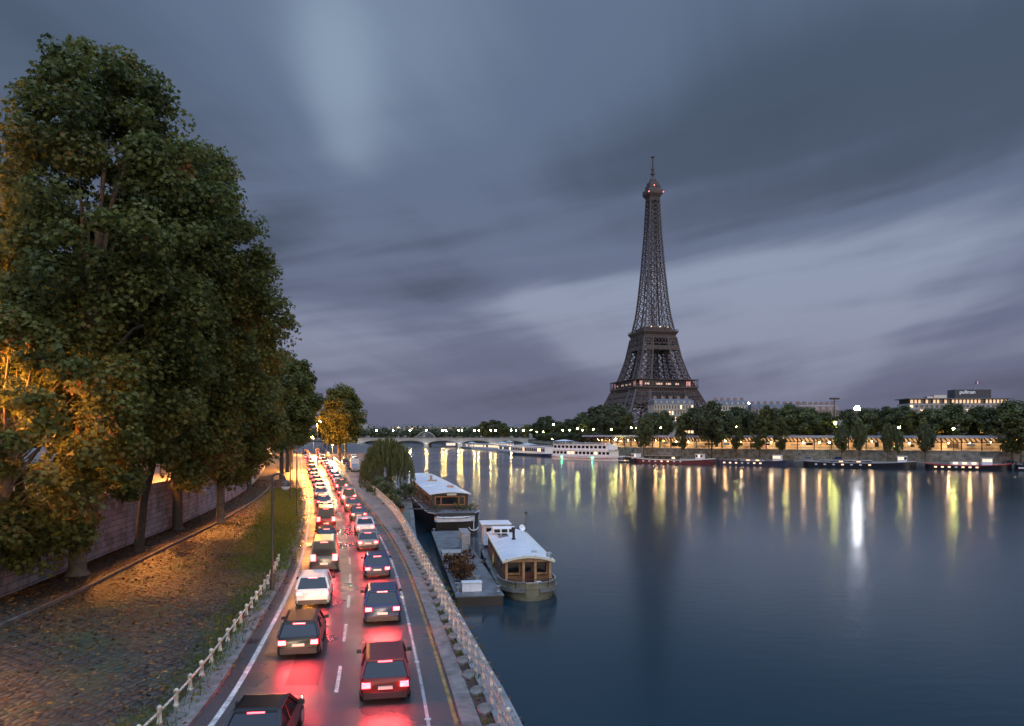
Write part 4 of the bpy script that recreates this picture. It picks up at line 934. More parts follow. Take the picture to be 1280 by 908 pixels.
# ------------------------------------------------------------------ the lit railway gallery on the right bank
def gallery():
    G_off = 15.0; zf, zt = 7.05, 12.7
    W_ = thing('river_wall', 'long mossy stone wall on the right bank under the lit gallery', 'wall', (0, 0, 0))
    b = MB(); P = []; Fc = []
    o = bank_strip('masonry', 13.9, 14.6, 6.9, M_rwall, 5.2, 0, 560, struct=False); o.parent = W_
    o = bank_strip('coping', 13.7, 14.8, 7.1, M_stone, 0.2, 0, 520, struct=False); o.parent = W_
    g = thing('railway_gallery', 'long open railway gallery glowing warm behind dark diagonal struts on the right bank', 'gallery', (0, 0, 0))
    bank_strip('floor', G_off, 26, 7.12, mat('platform_concrete', (0.35, 0.32, 0.28), 0.7), 0.2, 0, 505, struct=False).parent = g
    bank_strip('back_wall', 25.4, 26, zt, M_galwall, 5.7, 0, 505, struct=False).parent = g
    bank_strip('roof', 14.0, 27.5, zt + 0.75, M_galroof, 0.7, 0, 505, struct=False).parent = g
    bank_strip('fascia', 13.8, 14.05, zt + 0.45, M_fascia, 0.75, 0, 505, struct=False).parent = g
    s_ = 18.0; k = 0
    while s_ < 500:
        p, d, n = bank(s_, G_off + 0.3); q, _, _ = bank(s_, G_off + 3.4)
        b = MB(); b.box((p.x, p.y, (zf + zt) / 2), (0.42, 0.42, zt - zf), math.atan2(d.y, d.x)); 
        if k < 96: b.build('column', M_gcol, g)
        s_ += 7.2; k += 1
    b = MB(); s_ = 18.0                             # slanting brackets and joists under the roof
    while s_ < 500:
        p, d, n = bank(s_, G_off + 0.1); q, _, _ = bank(s_ + 1.5, G_off + 0.1); r2, _, _ = bank(s_, 25)
        b.beam((p.x, p.y, zt - 2.1), (q.x, q.y, zt), 0.45, 0.45); b.beam((p.x, p.y, zt - 0.2), (r2.x, r2.y, zt - 0.2), 0.25, 0.4)
        s_ += 1.75
    b.build('strut', M_gcol, g)
    b = MB(); s_ = 18.0
    while s_ < 500:
        p, d, n = bank(s_, G_off + 0.15); q, _, _ = bank(s_ + 3.6, G_off + 0.15); b.beam((p.x, p.y, zt - 2.15), (q.x, q.y, zt - 2.15), 0.3, 0.3); b.beam((p.x, p.y, 8.1), (q.x, q.y, 8.1), 0.1, 0.1); s_ += 3.6
    b.build('beam', M_gcol, g)
    rr = random.Random(12); s_ = 21.5; k = 0
    while s_ < 500:
        p, d, n = bank(s_, 24.9); a = math.atan2(d.y, d.x); w = rr.choice((1.6, 3.0, 4.2)); h = rr.choice((0.8, 1.2, 2.0))
        b = MB(); b.box((p.x, p.y, 8.6 + rr.uniform(0, 1)), (w, 0.08, h), a)
        o = b.build('poster', rr.choice((M_post, mat('poster_blue', (0.05, 0.12, 0.3), .5), mat('poster_grey', (0.3, 0.3, 0.32), .5), M_glass, M_iron)), g)
        s_ += rr.uniform(5.5, 9.0); k += 1
    for px, zc, col in ((1121, 8.2, M_greenlit), (855, 8.4, M_greenlit), (958, 8.2, M_redlit)):
        s_ = bank_px(px, 22); p, d, n = bank(s_, 20); b = MB(); b.box((p.x, p.y, zc), (2.2, 0.5, 1.1), math.atan2(d.y, d.x)); b.build('signal_panel', col, g)
    # hanging lamps: each a fixture with its own light
    s_ = 22.0; k = 0
    while s_ < 498:
        off = 19.0 + rr.uniform(-1, 3); p, d, n = bank(s_, off)
        b = MB(); z = zt - 1.6 - rr.uniform(0, 0.8); b.tube([(p.x, p.y, zt), (p.x, p.y, z + .3)], 0.04, 5); b.lathe((p.x, p.y, z), [(0.1, .3), (0.42, 0.05), (0.3, 0)], 8); o = b.build('hanging_lamp', M_gcol, g)
        b = MB(); b.ball((p.x, p.y, z - .18), 0.26, 8, 5); b.build('bulb', M_galbulb if k % 3 else M_galbulb2, o)
        ld = LIGHTS.setdefault('gal%d' % (k % 2), bpy.data.lights.new('gallery_light', 'POINT')); ld.energy = 520; ld.shadow_soft_size = 0.3; ld.color = (1, 0.56, 0.22) if k % 2 else (1, 0.74, 0.44)
        lo = bpy.data.objects.new('gallery_light', ld); COL.objects.link(lo); lo.location = (p.x, p.y, z - 0.8); lo.parent = g
        s_ += 7.4; k += 1
LIGHTS = {}
M_rwall = mat('mossy_river_wall', (0.20, 0.185, 0.155), 0.85, var=0.65, scale=0.5, bump=0.4, dirt=(0.055, 0.06, 0.04))
M_galwall = mat('cream_gallery_wall', (0.62, 0.52, 0.40), 0.7, var=0.75, scale=0.22); M_galroof = mat('zinc_gallery_roof', (0.27, 0.28, 0.31), 0.5, var=0.3, scale=0.3)
M_fascia = mat('grey_fascia', (0.30, 0.30, 0.33), 0.6); M_gcol = mat('rusty_gallery_iron', (0.045, 0.024, 0.016), 0.6)
M_galbulb = emis('gallery_bulb_glow', (1.0, 0.60, 0.24), 160); M_galbulb2 = emis('gallery_bulb_orange', (1.0, 0.42, 0.08), 160); M_greenlit = emis('green_signal_glow', (0.08, 0.8, 0.25), 1.5)
gallery()
# a warm string of shop windows on the street above the gallery
for k, (pa, pb) in enumerate([(1158, 1190), (1226, 1250), (1252, 1278), (852, 868)]):
    xa, xb = (pa - 640) / F, (pb - 640) / F; Y = 330 if pa > 1000 else 372
    t = thing('kiosk', ['long kiosk with glowing orange windows on the street above the gallery', 'short kiosk with orange windows near the hotel end of the street', 'kiosk with a row of small orange lights at the far right of the street', 'small orange lit kiosk between the trees left of the dark tall tree'][k], 'kiosk', ((xa + xb) / 2 * Y, Y, 7.0), R(-25), 'kiosks on the right bank street')
    w = (xb - xa) * Y; b = MB(); b.box((0, 0, 4.7), (w, 3, 9.4)); b.box((0, 0, 9.55), (w + .6, 3.8, 0.3)); b.build('wall', M_darkwood, t)
    n = max(3, int(w / 1.6))
    for i in range(n):
        b = MB(); b.box((-w / 2 + w * (i + .5) / n, -1.53, 8.2), (w / n * .7, 0.06, 1.3)); b.build('window', emis('kiosk_orange_glow', (1.0, 0.45, 0.06), 1.6), t)

# ------------------------------------------------------------------ buildings behind the trees
def block(name, label, px0, px1, Y, top, floors, bays, wall_m, roof_m, rz=0.0, roof_h=3.6, z0=7.0, lit=0.06, seed=0, dep=14, chimneys=5, cat='building'):
    x0, x1 = (px0 - 640) / F * Y, (px1 - 640) / F * Y; w = x1 - x0; zt = pz(top, Y); g = random.Random(seed)
    t = thing(name, label, cat, ((x0 + x1) / 2, Y, z0), rz); h = zt - z0 - roof_h; fh = h / floors
    b = MB(); b.box((0, dep / 2, h / 2), (w, dep, h)); b.build('wall', wall_m, t)
    b = MB(); b.loft([[(-w / 2 - .2, -.2, h), (w / 2 + .2, -.2, h), (w / 2 + .2, dep + .2, h), (-w / 2 - .2, dep + .2, h)], [(-w / 2, .9, h + roof_h * .75), (w / 2, .9, h + roof_h * .75), (w / 2, dep - .9, h + roof_h * .75), (-w / 2, dep - .9, h + roof_h * .75)], [(-w / 2 + 1, dep * .4, h + roof_h), (w / 2 - 1, dep * .4, h + roof_h), (w / 2 - 1, dep * .6, h + roof_h), (-w / 2 + 1, dep * .6, h + roof_h)]])
    rf = b.build('roof', roof_m, t)
    for k in range(chimneys):
        b = MB(); x = -w / 2 + w * (k + .5) / chimneys; b.box((x, dep * .5, h + roof_h + 0.6), (2.2, 0.9, 2.2)); [b.lathe((x - .8 + .4 * j, dep * .5, h + roof_h + 1.7), [(0.14, 0), (0.1, .6)], 6) for j in range(5)]; b.build('chimney', M_brickch, rf)
    nw = 0
    for f in range(floors - 1, max(-1, floors - 4), -1):
        b = MB(); b.box((0, -.25, fh * f + .06), (w, .5, .22)); b.build('cornice', wall_m, t)
        for k in range(bays):
            if nw >= 96: break
            x = -w / 2 + w * (k + .5) / bays; b = MB(); b.box((x, -0.03, fh * (f + .5)), (w / bays * .42, .08, fh * .62))
            b.build('window', M_warmwin if g.random() < lit else M_glass, t); nw += 1
    for k in range(0, bays, 2):
        x = -w / 2 + w * (k + .5) / bays; b = MB(); b.box((x, .35, h + roof_h * .38), (1.3, .9, 1.7)); d_ = b.build('dormer', wall_m, rf)
    return t
M_haus = mat('haussmann_stone', (0.40, 0.36, 0.30), 0.8, var=0.25, scale=0.2); M_brickch = mat('chimney_brick', (0.22, 0.15, 0.12), 0.85); M_redbrick = mat('red_brick_front', (0.27, 0.20, 0.165), 0.85, var=0.3, scale=0.3)
block('apartment_house', 'pale stone apartment house standing at the foot of the iron tower', 817, 868, 470, 498.5, 7, 14, M_haus, M_slate, R(6), seed=1)
block('apartment_house', 'pale apartment house with slate roof right of the dark tall tree', 893, 934, 500, 500.5, 7, 12, M_haus, M_slate, R(-4), seed=2)
block('apartment_house', 'long low apartment house with many chimneys near the white roof lamp', 940, 1012, 540, 505, 6, 16, M_redbrick, M_slate, R(-4), seed=3, chimneys=9)
block('apartment_house', 'reddish brick apartment house left of the floodlight masts', 1000, 1047, 480, 506, 6, 12, M_redbrick, M_redbrick, R(-8), seed=4, chimneys=7)
def hotel():
    Y = 520; x0, x1 = (1138 - 640) / F * Y, (1262 - 640) / F * Y; w = x1 - x0; t = thing('hotel_building', 'broad flat roofed hotel with a lit top floor above the trees at right', 'hotel', ((x0 + x1) / 2, Y, 7.0), R(-3)); h = pz(504.5, Y) - 7
    b = MB(); b.box((0, 9, h / 2), (w, 18, h)); b.build('wall', mat('hotel_concrete', (0.34, 0.32, 0.29), 0.8, var=0.2, scale=0.2), t)
    b = MB(); b.box((0, 9.6, h + 1.6), (w - 2, 15, 3.2)); b.build('top_floor', M_darkwood, t)
    b = MB(); b.box((0, 9, h + 3.5), (w + 2.4, 21, 0.6)); b.build('roof', M_slate, t)
    g = random.Random(5); n = 26
    for k in range(n):
        x = -w / 2 + 1.6 + (w - 3.2) * (k + .5) / n; b = MB(); b.box((x, 2.04, h + 1.55), (w / n * .72, 0.1, 2.5)); b.build('window', M_hotelwin if g.random() < .8 else M_glass, t)
        if k < 25: b = MB(); b.beam((x + w / n * .5, 1.2, h), (x + w / n * .5, 1.2, h + 3.2), 0.35); b.build('pillar', M_haus, t)
    for f in range(3):
        for k in range(20):
            x = -w / 2 + w * (k + .5) / 20; b = MB(); b.box((x, -.03, h - 2 - 3.1 * f), (w / 20 * .55, .1, 1.7)); b.build('room_window', M_warmwin if g.random() < .14 else M_glass, t)
    bx = (1217 - 640) / F * Y - (x0 + x1) / 2 + 1; b = MB(); b.box((bx, 8, h + 7.0), (25.5, 10, 6.4)); pt = b.build('roof_plant_room', mat('slate_cladding', (0.055, 0.055, 0.065), 0.6), t)
    b = MB()
    for k in range(20): b.box((bx - 12 + 24 * k / 19, 2.94, h + 7.0), (0.3, .12, 6.0))
    b.build('cladding_rib', M_iron_dark, pt)
    fc = bpy.data.curves.new('sign_letters', 'FONT'); fc.body = 'pullman'; fc.size = 3.6; fc.extrude = 0.05; fc.align_x = 'CENTER'; fo = bpy.data.objects.new('sign_letters', fc); COL.objects.link(fo)
    dg = bpy.context.evaluated_depsgraph_get(); me = bpy.data.meshes.new_from_object(fo.evaluated_get(dg)); bpy.data.objects.remove(fo)
    so = bpy.data.objects.new('sign_letters', me); me.materials.clear(); me.materials.append(emis('sign_white_glow', (0.85, 0.9, 1.0), 0.2)); COL.objects.link(so); so.parent = t; so.location = (bx - 4, 2.82, h + 7.2); so.rotation_euler = (R(90), 0, 0)
    b = MB(); b.box((bx - 22, 8, h + 5), (9, 6, 2.6)); b.box((bx - 27, 8, h + 4.6), (8, 5, 1.6)); b.build('roof_unit', M_galv, t)
    fx = (1226 - 640) / F * Y - (x0 + x1) / 2
    b = MB(); b.tube([(fx, 8, h + 10), (fx, 8, h + 16.5)], 0.16, 6); fp = b.build('flagpole', M_galv, t)
    for k, c in enumerate([(0.02, 0.04, 0.25), (0.75, 0.75, 0.75), (0.5, 0.03, 0.04)]):
        b = MB(); b.loft([[(fx + 0.2 + k * 1.1 + i * .55, 8 + .25 * math.sin(2.2 * (k * 2 + i)), h + 14.4 + .1 * i), (fx + 0.2 + k * 1.1 + i * .55, 8 + .25 * math.sin(2.2 * (k * 2 + i)), h + 16.3 + .15 * i)] for i in range(3)], False, False); b.build('flag_panel', mat('flag_%d' % k, c, .8), fp)
M_hotelwin = emis('hotel_window_glow', (1.0, 0.56, 0.24), 0.9)
hotel()
# far skyline
rs = random.Random(8)
for k, px in enumerate([452, 468, 498, 522, 545, 566, 588, 640, 655, 668, 700, 735]):
    Y = rs.uniform(1550, 2300); w = rs.uniform(30, 75)
    block('far_building', f'{ORD[k]} small hazy building from the left on the distant skyline', px - w / Y * F / 2, px + w / Y * F / 2, Y, rs.uniform(530, 534), 6, 5, M_haus, M_slate, rs.uniform(-.3, .3), z0=4, seed=k, chimneys=2)['group'] = 'buildings on the distant skyline'
t = thing('church_spire', 'thin grey church spire far beyond the left end of the bridge', 'church', at(457, 1700, 4.5)); b = MB(); b.box((0, 0, 17), (11, 11, 34)); b.build('tower', M_stone, t)
b = MB(); b.lathe((0, 0, 34), [(5.4, 0), (4.4, 4), (2, 20), (0.2, 34)], 8); b.build('spire', M_slate, t)
t = thing('arched_footbridge', 'lit metal arch of a footbridge beyond the stone bridge', 'footbridge', at(532, 1120, 5)); b = MB(); prev = None
for k in range(19):
    u = -1 + 2 * k / 18; p = Vector((u * 17, 0, 11 * (1 - u * u) + 2)); b.beam((p.x, 0, 3), p, .4)
    if prev is not None: b.beam(prev, p, 1.3)
    prev = p
b.build('arch', M_galv, t); b = MB(); b.box((0, 0, 3), (50, 6, 1)); b.build('deck', M_bridge, t)
# ------------------------------------------------------------------ boats
def hull_rings(L_, beam, zd, bow=0.35, stern=0.12, sheer=0.6, draft=-0.7, n=26, bow_round=0.0, flare=0.9, tr=0.0):
    """stations from y=0 (stern) to y=L_ (bow); ring: keel-left, waterline-left, deck-left, deck-right, waterline-right, keel-right"""
    rings = []
    for i in range(n + 1):
        t = i / n
        if t < stern: w = math.sqrt(max(0, 1 - ((stern - t) / stern) ** 2)) * (1 - tr) + tr
        elif t > 1 - bow: w = max(0.02, 1 - ((t - 1 + bow) / bow) ** 2.2)
        else: w = 1
        w = max(w, 0.03) * beam / 2; z = zd + sheer * (2 * t - 1) ** 2 * (1.3 if t > .5 else .8); y = t * L_
        wl = w * flare
        rings.append([(-wl * .6, y, draft), (-wl, y, 0.0), (-w, y, z), (w, y, z), (wl, y, 0.0), (wl * .6, y, draft)])
    return rings
def hull_part(rings, m, parent, name='hull'):
    b = MB(); b.loft(rings); return b.build(name, m, parent, True)
def rail_line(rings, m, parent, dz=0.0, w=0.12, h=0.16, name='rubbing_strake'):
    b = MB()
    for s_ in (2, 3):
        pts = [Vector(r_[s_]) + Vector(((-1 if s_ == 2 else 1) * 0.04, 0, dz)) for r_ in rings]
        for p, q in zip(pts, pts[1:]): b.beam(p, q, w, h)
    return b.build(name, m, parent)
def guard(pts, h, m, parent, name='guard_rail', post=1.6):
    b = MB()
    for p, q in zip(pts, pts[1:]):
        p, q = Vector(p), Vector(q); b.beam(p + Vector((0, 0, h)), q + Vector((0, 0, h)), 0.045); b.beam(p + Vector((0, 0, h * .5)), q + Vector((0, 0, h * .5)), 0.03)
        n = max(1, int((q - p).length / post))
        for k in range(n + 1): c = p.lerp(q, k / n); b.beam(c, c + Vector((0, 0, h)), 0.04)
    return b.build(name, m, parent)

def roof_shell(y0, y1, w0, w1, z, cam_, th, over=0.0):
    """cambered roof between y0 and y1, widths w0/w1"""
    n = 10; rings = []
    for y, w in ((y0, w0), (y0 + .4, w0 + (w1 - w0) * .02), (y1 - .4, w1), (y1, w1 * .98)):
        top = [(-w / 2 + w * k / n, y, z + cam_ * (1 - (2 * k / n - 1) ** 2)) for k in range(n + 1)]
        rings.append(top + [(x, y_, z_ - th) for x, y_, z_ in reversed(top)])
    b = MB(); b.loft(rings); return b

def near_houseboat():
    t = thing('houseboat', 'nearest houseboat with white cambered roof and pale wooden cabin front', 'houseboat', (1.72, 60.4, 0), R(6.5))
    rg = hull_rings(33, 5.0, 0.55, 0.30, 0.12, 0.55, -0.8, 60, tr=0.22)
    M_olive = mat('olive_grey_hull', (0.20, 0.19, 0.12), 0.4, var=0.45, scale=1.1)
    hull_part(rg, M_olive, t); rail_line(rg, mat('grey_fender', (0.17, 0.17, 0.16), 0.6, var=0.4, scale=4), t, -0.12, 0.28, 0.34, 'fender_strake'); 
    b = MB(); rr = [[(x * .985, y, max(z, 0) * .5 - .12) for x, y, z in r_[1:3]] for r_ in rg]
    b.loft([[(x * .96, y + (0.05 if i == 0 else 0), rg[i][2][2] + 0.004) for x, y, z in rg[i][2:4]] for i in range(len(rg))], False, False); b.build('deck', M_steel_deck, t)
    b = MB()
    for i in range(8): # rounded bulwark at the end facing us
        for s_ in (2, 3):
            p, q = Vector(rg[i][s_]), Vector(rg[i + 1][s_]); b.beam(p + Vector((0, 0, .25)), q + Vector((0, 0, .25)), 0.10, 0.5)
    p, q = Vector(rg[0][2]), Vector(rg[0][3]); b.beam(p + Vector((0, 0, .25)), q + Vector((0, 0, .25)), 0.10, 0.5); b.build('bulwark', M_olive, t)
    b = MB()
    for s_ in (2, 3):
        for i in range(9): b.beam(Vector(rg[i][s_]) + Vector((0, 0, .54)), Vector(rg[i + 1][s_]) + Vector((0, 0, .54)), 0.16, 0.08)
    b.beam(Vector(rg[0][2]) + Vector((0, 0, .54)), Vector(rg[0][3]) + Vector((0, 0, .54)), 0.16, 0.08); b.build('gunwale', M_galv, t)
    zb_, zt = 0.75, 2.95; W0 = 4.0; y0, y1 = 2.6, 21.0
    b = MB()
    for x in (-W0 / 2, W0 / 2): b.box((x, (y0 + 1.1 + y1) / 2, (zb_ + zt) / 2 - .1), (0.12, y1 - y0 - 1.1, zt - zb_ + .3))
    b.box((0, y1, (zb_ + zt) / 2), (W0, 0.12, zt - zb_ + .3)); b.box((0, y0 + 1.15, (zb_ + zt) / 2 - .1), (W0 - .12, 0.10, zt - zb_ + .3)); b.build('cabin', M_wood, t)
    roof_shell(y0 - .35, y1 + .3, 4.55, 4.35, zt, 0.42, 0.10).build('roof', M_roofwhite, t, True)
    b = MB(); n = 10; w = 4.6
    pts = [Vector((-w / 2 + w * k / n, y0 - .37, zt - .05 + .42 * (1 - (2 * k / n - 1) ** 2))) for k in range(n + 1)]
    for p, q in zip(pts, pts[1:]): b.beam(p, q, 0.10, 0.20)
    for s_ in (-1, 1): b.beam((s_ * 2.27, y0 - .3, zt - .06), (s_ * 2.2, y1 + .2, zt - .06), 0.1, 0.18)
    b.build('roof_trim', mat('cream_trim', (0.62, 0.57, 0.42), 0.5), t)
    for x in (-1.92, -0.42, 0.62, 1.92): b = MB(); b.beam((x, y0, zb_ - .1), (x, y0, zt + .12 + (.3 if abs(x) < 1 else 0)), 0.20); b.build('porch_post', M_wood_light, t)
    b = MB(); b.box((0, y0 + .02, zt + .02), (3.9, 0.12, 0.28)); b.build('lintel', M_wood_light, t)
    for x, w in ((-1.2, 1.2), (1.3, 1.1)):
        b = MB(); b.box((x, y0 + 1.06, 2.2), (w, 0.08, 1.35)); f = b.build('window', M_wood_light, t)
        b = MB(); b.box((x, y0 + 1.0, 2.2), (w - .2, 0.06, 0.95)); b.build('pane', M_glass, f)
        b = MB(); b.box((x, y0 + .03, 1.15), (w + .2, 0.1, 0.9)); b.build('porch_panel', M_wood, t)
    b = MB(); b.box((0.1, y0 + 1.06, 1.7), (0.85, 0.09, 2.0)); d_ = b.build('door', mat('red_brown_door', (0.14, 0.04, 0.025), 0.4), t); b = MB(); b.box((0.1, y0 + .99, 2.2), (0.55, 0.06, 0.9)); b.build('door_pane', M_glass, d_)
    for s_ in (-1, 1):
        for k in range(6):
            y = y0 + 2.6 + k * 2.8; b = MB(); b.box((s_ * 2.06, y, 2.2), (0.07, 1.5, 0.95)); f = b.build('side_window', M_wood_light, t); b = MB(); b.box((s_ * 2.10, y, 2.2), (0.04, 1.25, 0.72)); b.build('pane', M_glass, f)
    b = MB(); b.lathe((-.15, 12.4, zt + .3), [(0.2, 0), (0.2, .25), (0.13, .3), (0.13, 1.15), (0.22, 1.2), (0.22, 1.35)], 10); b.build('chimney', M_black, t, True)
    b = MB(); b.box((-.55, 18.4, zt + .62), (2.6, 1.9, 0.55), 0, .95); sk = b.build('skylight', M_white, t, bevel=0.03)
    for k in range(3): b = MB(); b.box((-1.35 + .8 * k, 17.43, zt + .64), (0.62, .06, 0.34)); b.build('skylight_pane', M_glass, sk)
    b = MB(); b.box((0.8, 4.6, zt + .42), (0.45, .35, 0.16)); b.lathe((2.0, 3.6, zt - .05), [(.26, 0), (.26, .5), (.1, .6)], 9); b.build('roof_vent', M_galv, t)
    b = MB(); b.box((-.9, 25, 2.3), (2.9, 3.2, 2.3)); wh = b.build('wheelhouse', M_white, t)
    for k in range(3): b = MB(); b.box((-1.75 + .85 * k, 23.36, 2.75), (0.62, 0.06, 0.75)); b.build('pane', M_glass, wh)
    b = MB(); b.box((-.9, 25, 3.55), (3.5, 3.8, 0.14)); b.build('wheelhouse_roof', M_roofwhite, wh, bevel=0.03)
    b = MB(); b.tube([(2.1, 20, 2.6), (2.1, 20, 5.4)], 0.035, 6); b.box((2.1, 20, 5.2), (0.3, .1, .25)); b.build('mast', M_post, t)
    guard([(-2.0, .9, .98), (-1.4, .35, .98), (1.4, .35, .98), (2.0, .9, .98)], 0.75, M_post, t)
    k1 = thing('rubber_ring', 'yellow rubber boat fender hanging beside the nearest houseboat', 'fender', (-1.9, 74.5, 0.95)); b = MB()
    n = 20; pts = [Vector((0.25 * math.sin(2 * 6.283 * k / n) * 0, 1.3 * math.cos(6.283 * k / n), 0.55 * math.sin(6.283 * k / n))) for k in range(n + 1)]; b.tube(pts, 0.13, 8); b.build('ring', mat('yellow_rubber', (0.45, 0.33, 0.07), .5), k1, True)
    # things lying on the after deck
    o = MB(); o.box((0, 0, .12), (1.9, .75, .24)); o.box((0.2, 0.1, .3), (1.2, .5, .14), 0, .8); x = o.build('deck_cushion', mat('red_canvas', (0.35, 0.04, 0.03), .7), None, bevel=.04); x.location = (1.1, 61.9, .66); tag(x, 'red cushion lying on the end deck of the nearest houseboat', 'cushion')
    o = MB(); o.lathe((0, 0, 0), [(.1, 0), (.42, .12), (.5, .35), (.42, .62), (.2, .75)], 12); x = o.build('grey_buoy', mat('pale_buoy', (0.6, 0.62, 0.64), .5), None, True); x.location = (2.3, 61.55, .66); tag(x, 'pale round buoy standing on the end deck of the nearest houseboat', 'buoy')
    o = MB(); o.lathe((0, 0, 0), [(.1, 0), (.3, .1), (.34, .3), (.28, .5), (.1, .58)], 12); x = o.build('orange_buoy', mat('orange_buoy_skin', (0.5, 0.25, 0.1), .5), None, True); x.location = (3.05, 61.75, .66); tag(x, 'small orange buoy beside the pale one on the nearest houseboat', 'buoy')
near_houseboat()
def boat_clutter():
    c, s_ = math.cos(R(6.5)), math.sin(R(6.5))
    def P(x, y, z): return (1.72 + x * c - y * s_, 60.4 + x * s_ + y * c, z)
    for k, (x, y) in enumerate(((-2.68, 5.5), (-2.72, 11.0), (-2.72, 17.0), (-2.6, 23.0))):
        o = thing('tyre_fender', f'black tyre fender, {ORD[k]} from the camera along the left side of the nearest houseboat', 'fender', P(x, y, .35), R(6.5), 'tyre fenders on the nearest houseboat'); b = MB()
        pts = [Vector((0, .36 * math.cos(a), .36 * math.sin(a))) for a in np.linspace(0, 6.283, 17)]; b.tube(pts, .12, 8, False); b.build('tyre', M_tyre, o, True); b = MB(); b.tube([(0, 0, .36), (.15, 0, .75)], .02, 5); b.build('rope', M_rope, o)
    for k, (a, b_) in enumerate(((P(-2.2, 3, .75), (-1.2, 62.6, 1.2)), (P(-2.4, 14, .7), (-3.2, 73.6, 1.2)))):
        a, b_ = Vector(a), Vector(b_); m_ = a.lerp(b_, .5) - Vector((0, 0, .12)); t = thing('mooring_rope', ['pale mooring rope at the near end between houseboat and pontoon', 'pale mooring rope amidships between houseboat and pontoon'][k], 'rope', tuple(a), 0); b = MB(); b.tube([a - a, m_ - a, b_ - a], .028, 6); b.build('rope', M_rope, t)
    o = thing('satellite_dish', 'small pale satellite dish on the nearest houseboat roof', 'dish', P(1.3, 17.5, 3.25), R(30)); b = MB(); b.tube([(0, 0, 0), (0, 0, .55)], .03, 6); b.build('pole', M_galv, o); b = MB(); b.lathe((0, 0, 0), [(.05, 0), (.22, .04), (.36, .12), (.34, .13), (.2, .06), (.03, .03)], 14); d = b.build('dish', M_white, o, True); d.location = (0, -.05, .6); d.rotation_euler = (R(65), 0, 0)
    o = thing('solar_panel', 'dark solar panel lying on the nearest houseboat roof', 'solar panel', P(-.9, 15.6, 3.36), R(6.5)); b = MB(); b.box((0, 0, .05), (1.0, 1.7, .05)); b.build('panel', M_glass, o); b = MB(); b.box((0, 0, .015), (1.08, 1.78, .03)); b.build('frame', M_galv, o)
    o = thing('bicycle', 'dark bicycle leaning on the pale locker on the pontoon', 'bicycle', (-4.6, 79.0, .85), R(99)); b = MB()
    for x in (-.52, .52):
        w_ = MB(); w_.tube([Vector((x + .33 * math.cos(a), 0, .34 + .33 * math.sin(a))) for a in np.linspace(0, 6.283, 19)], .022, 5, False); w_.build('wheel', M_tyre, o)
    for p, q in (((-.52, 0, .34), (-.12, 0, .34)), ((-.12, 0, .34), (-.28, 0, .88)), ((-.12, 0, .34), (.38, 0, .8)), ((-.28, 0, .82), (.38, 0, .84)), ((.52, 0, .34), (.36, 0, .98)), ((-.52, 0, .34), (-.26, 0, .8))): b.tube([p, q], .02, 5)
    b.build('frame', M_navy2, o); b = MB(); b.tube([(.3, -.27, 1.0), (.36, 0, 1.0), (.3, .27, 1.0)], .016, 5); b.build('handlebar', M_post, o); b = MB(); b.box((-.3, 0, .92), (.26, .14, .06)); b.build('saddle', M_black, o)
    for k, (x, y, z) in enumerate(((-3.3, 66.0, .85), (-5.6, 82.5, .85), (-6.4, 88.0, .85))):
        o = thing('rope_coil', ['coil of pale rope on the pontoon beside the nearest shrub', 'coil of pale rope on the pontoon farther back', 'coil of pale rope at the rear of the pontoon'][k], 'rope', (x, y, z), 0, 'rope coils on the pontoon'); b = MB()
        b.tube([Vector(((.32 - .003 * i) * math.cos(i * .42), (.32 - .003 * i) * math.sin(i * .42), .03 + .0035 * i)) for i in range(48)], .03, 5); b.build('rope', M_rope, o)
M_rope = mat('pale_rope', (.42, .36, .26), .8, var=.3, scale=20); M_navy2 = mat('bicycle_paint', (.03, .05, .09), .4)
boat_clutter()

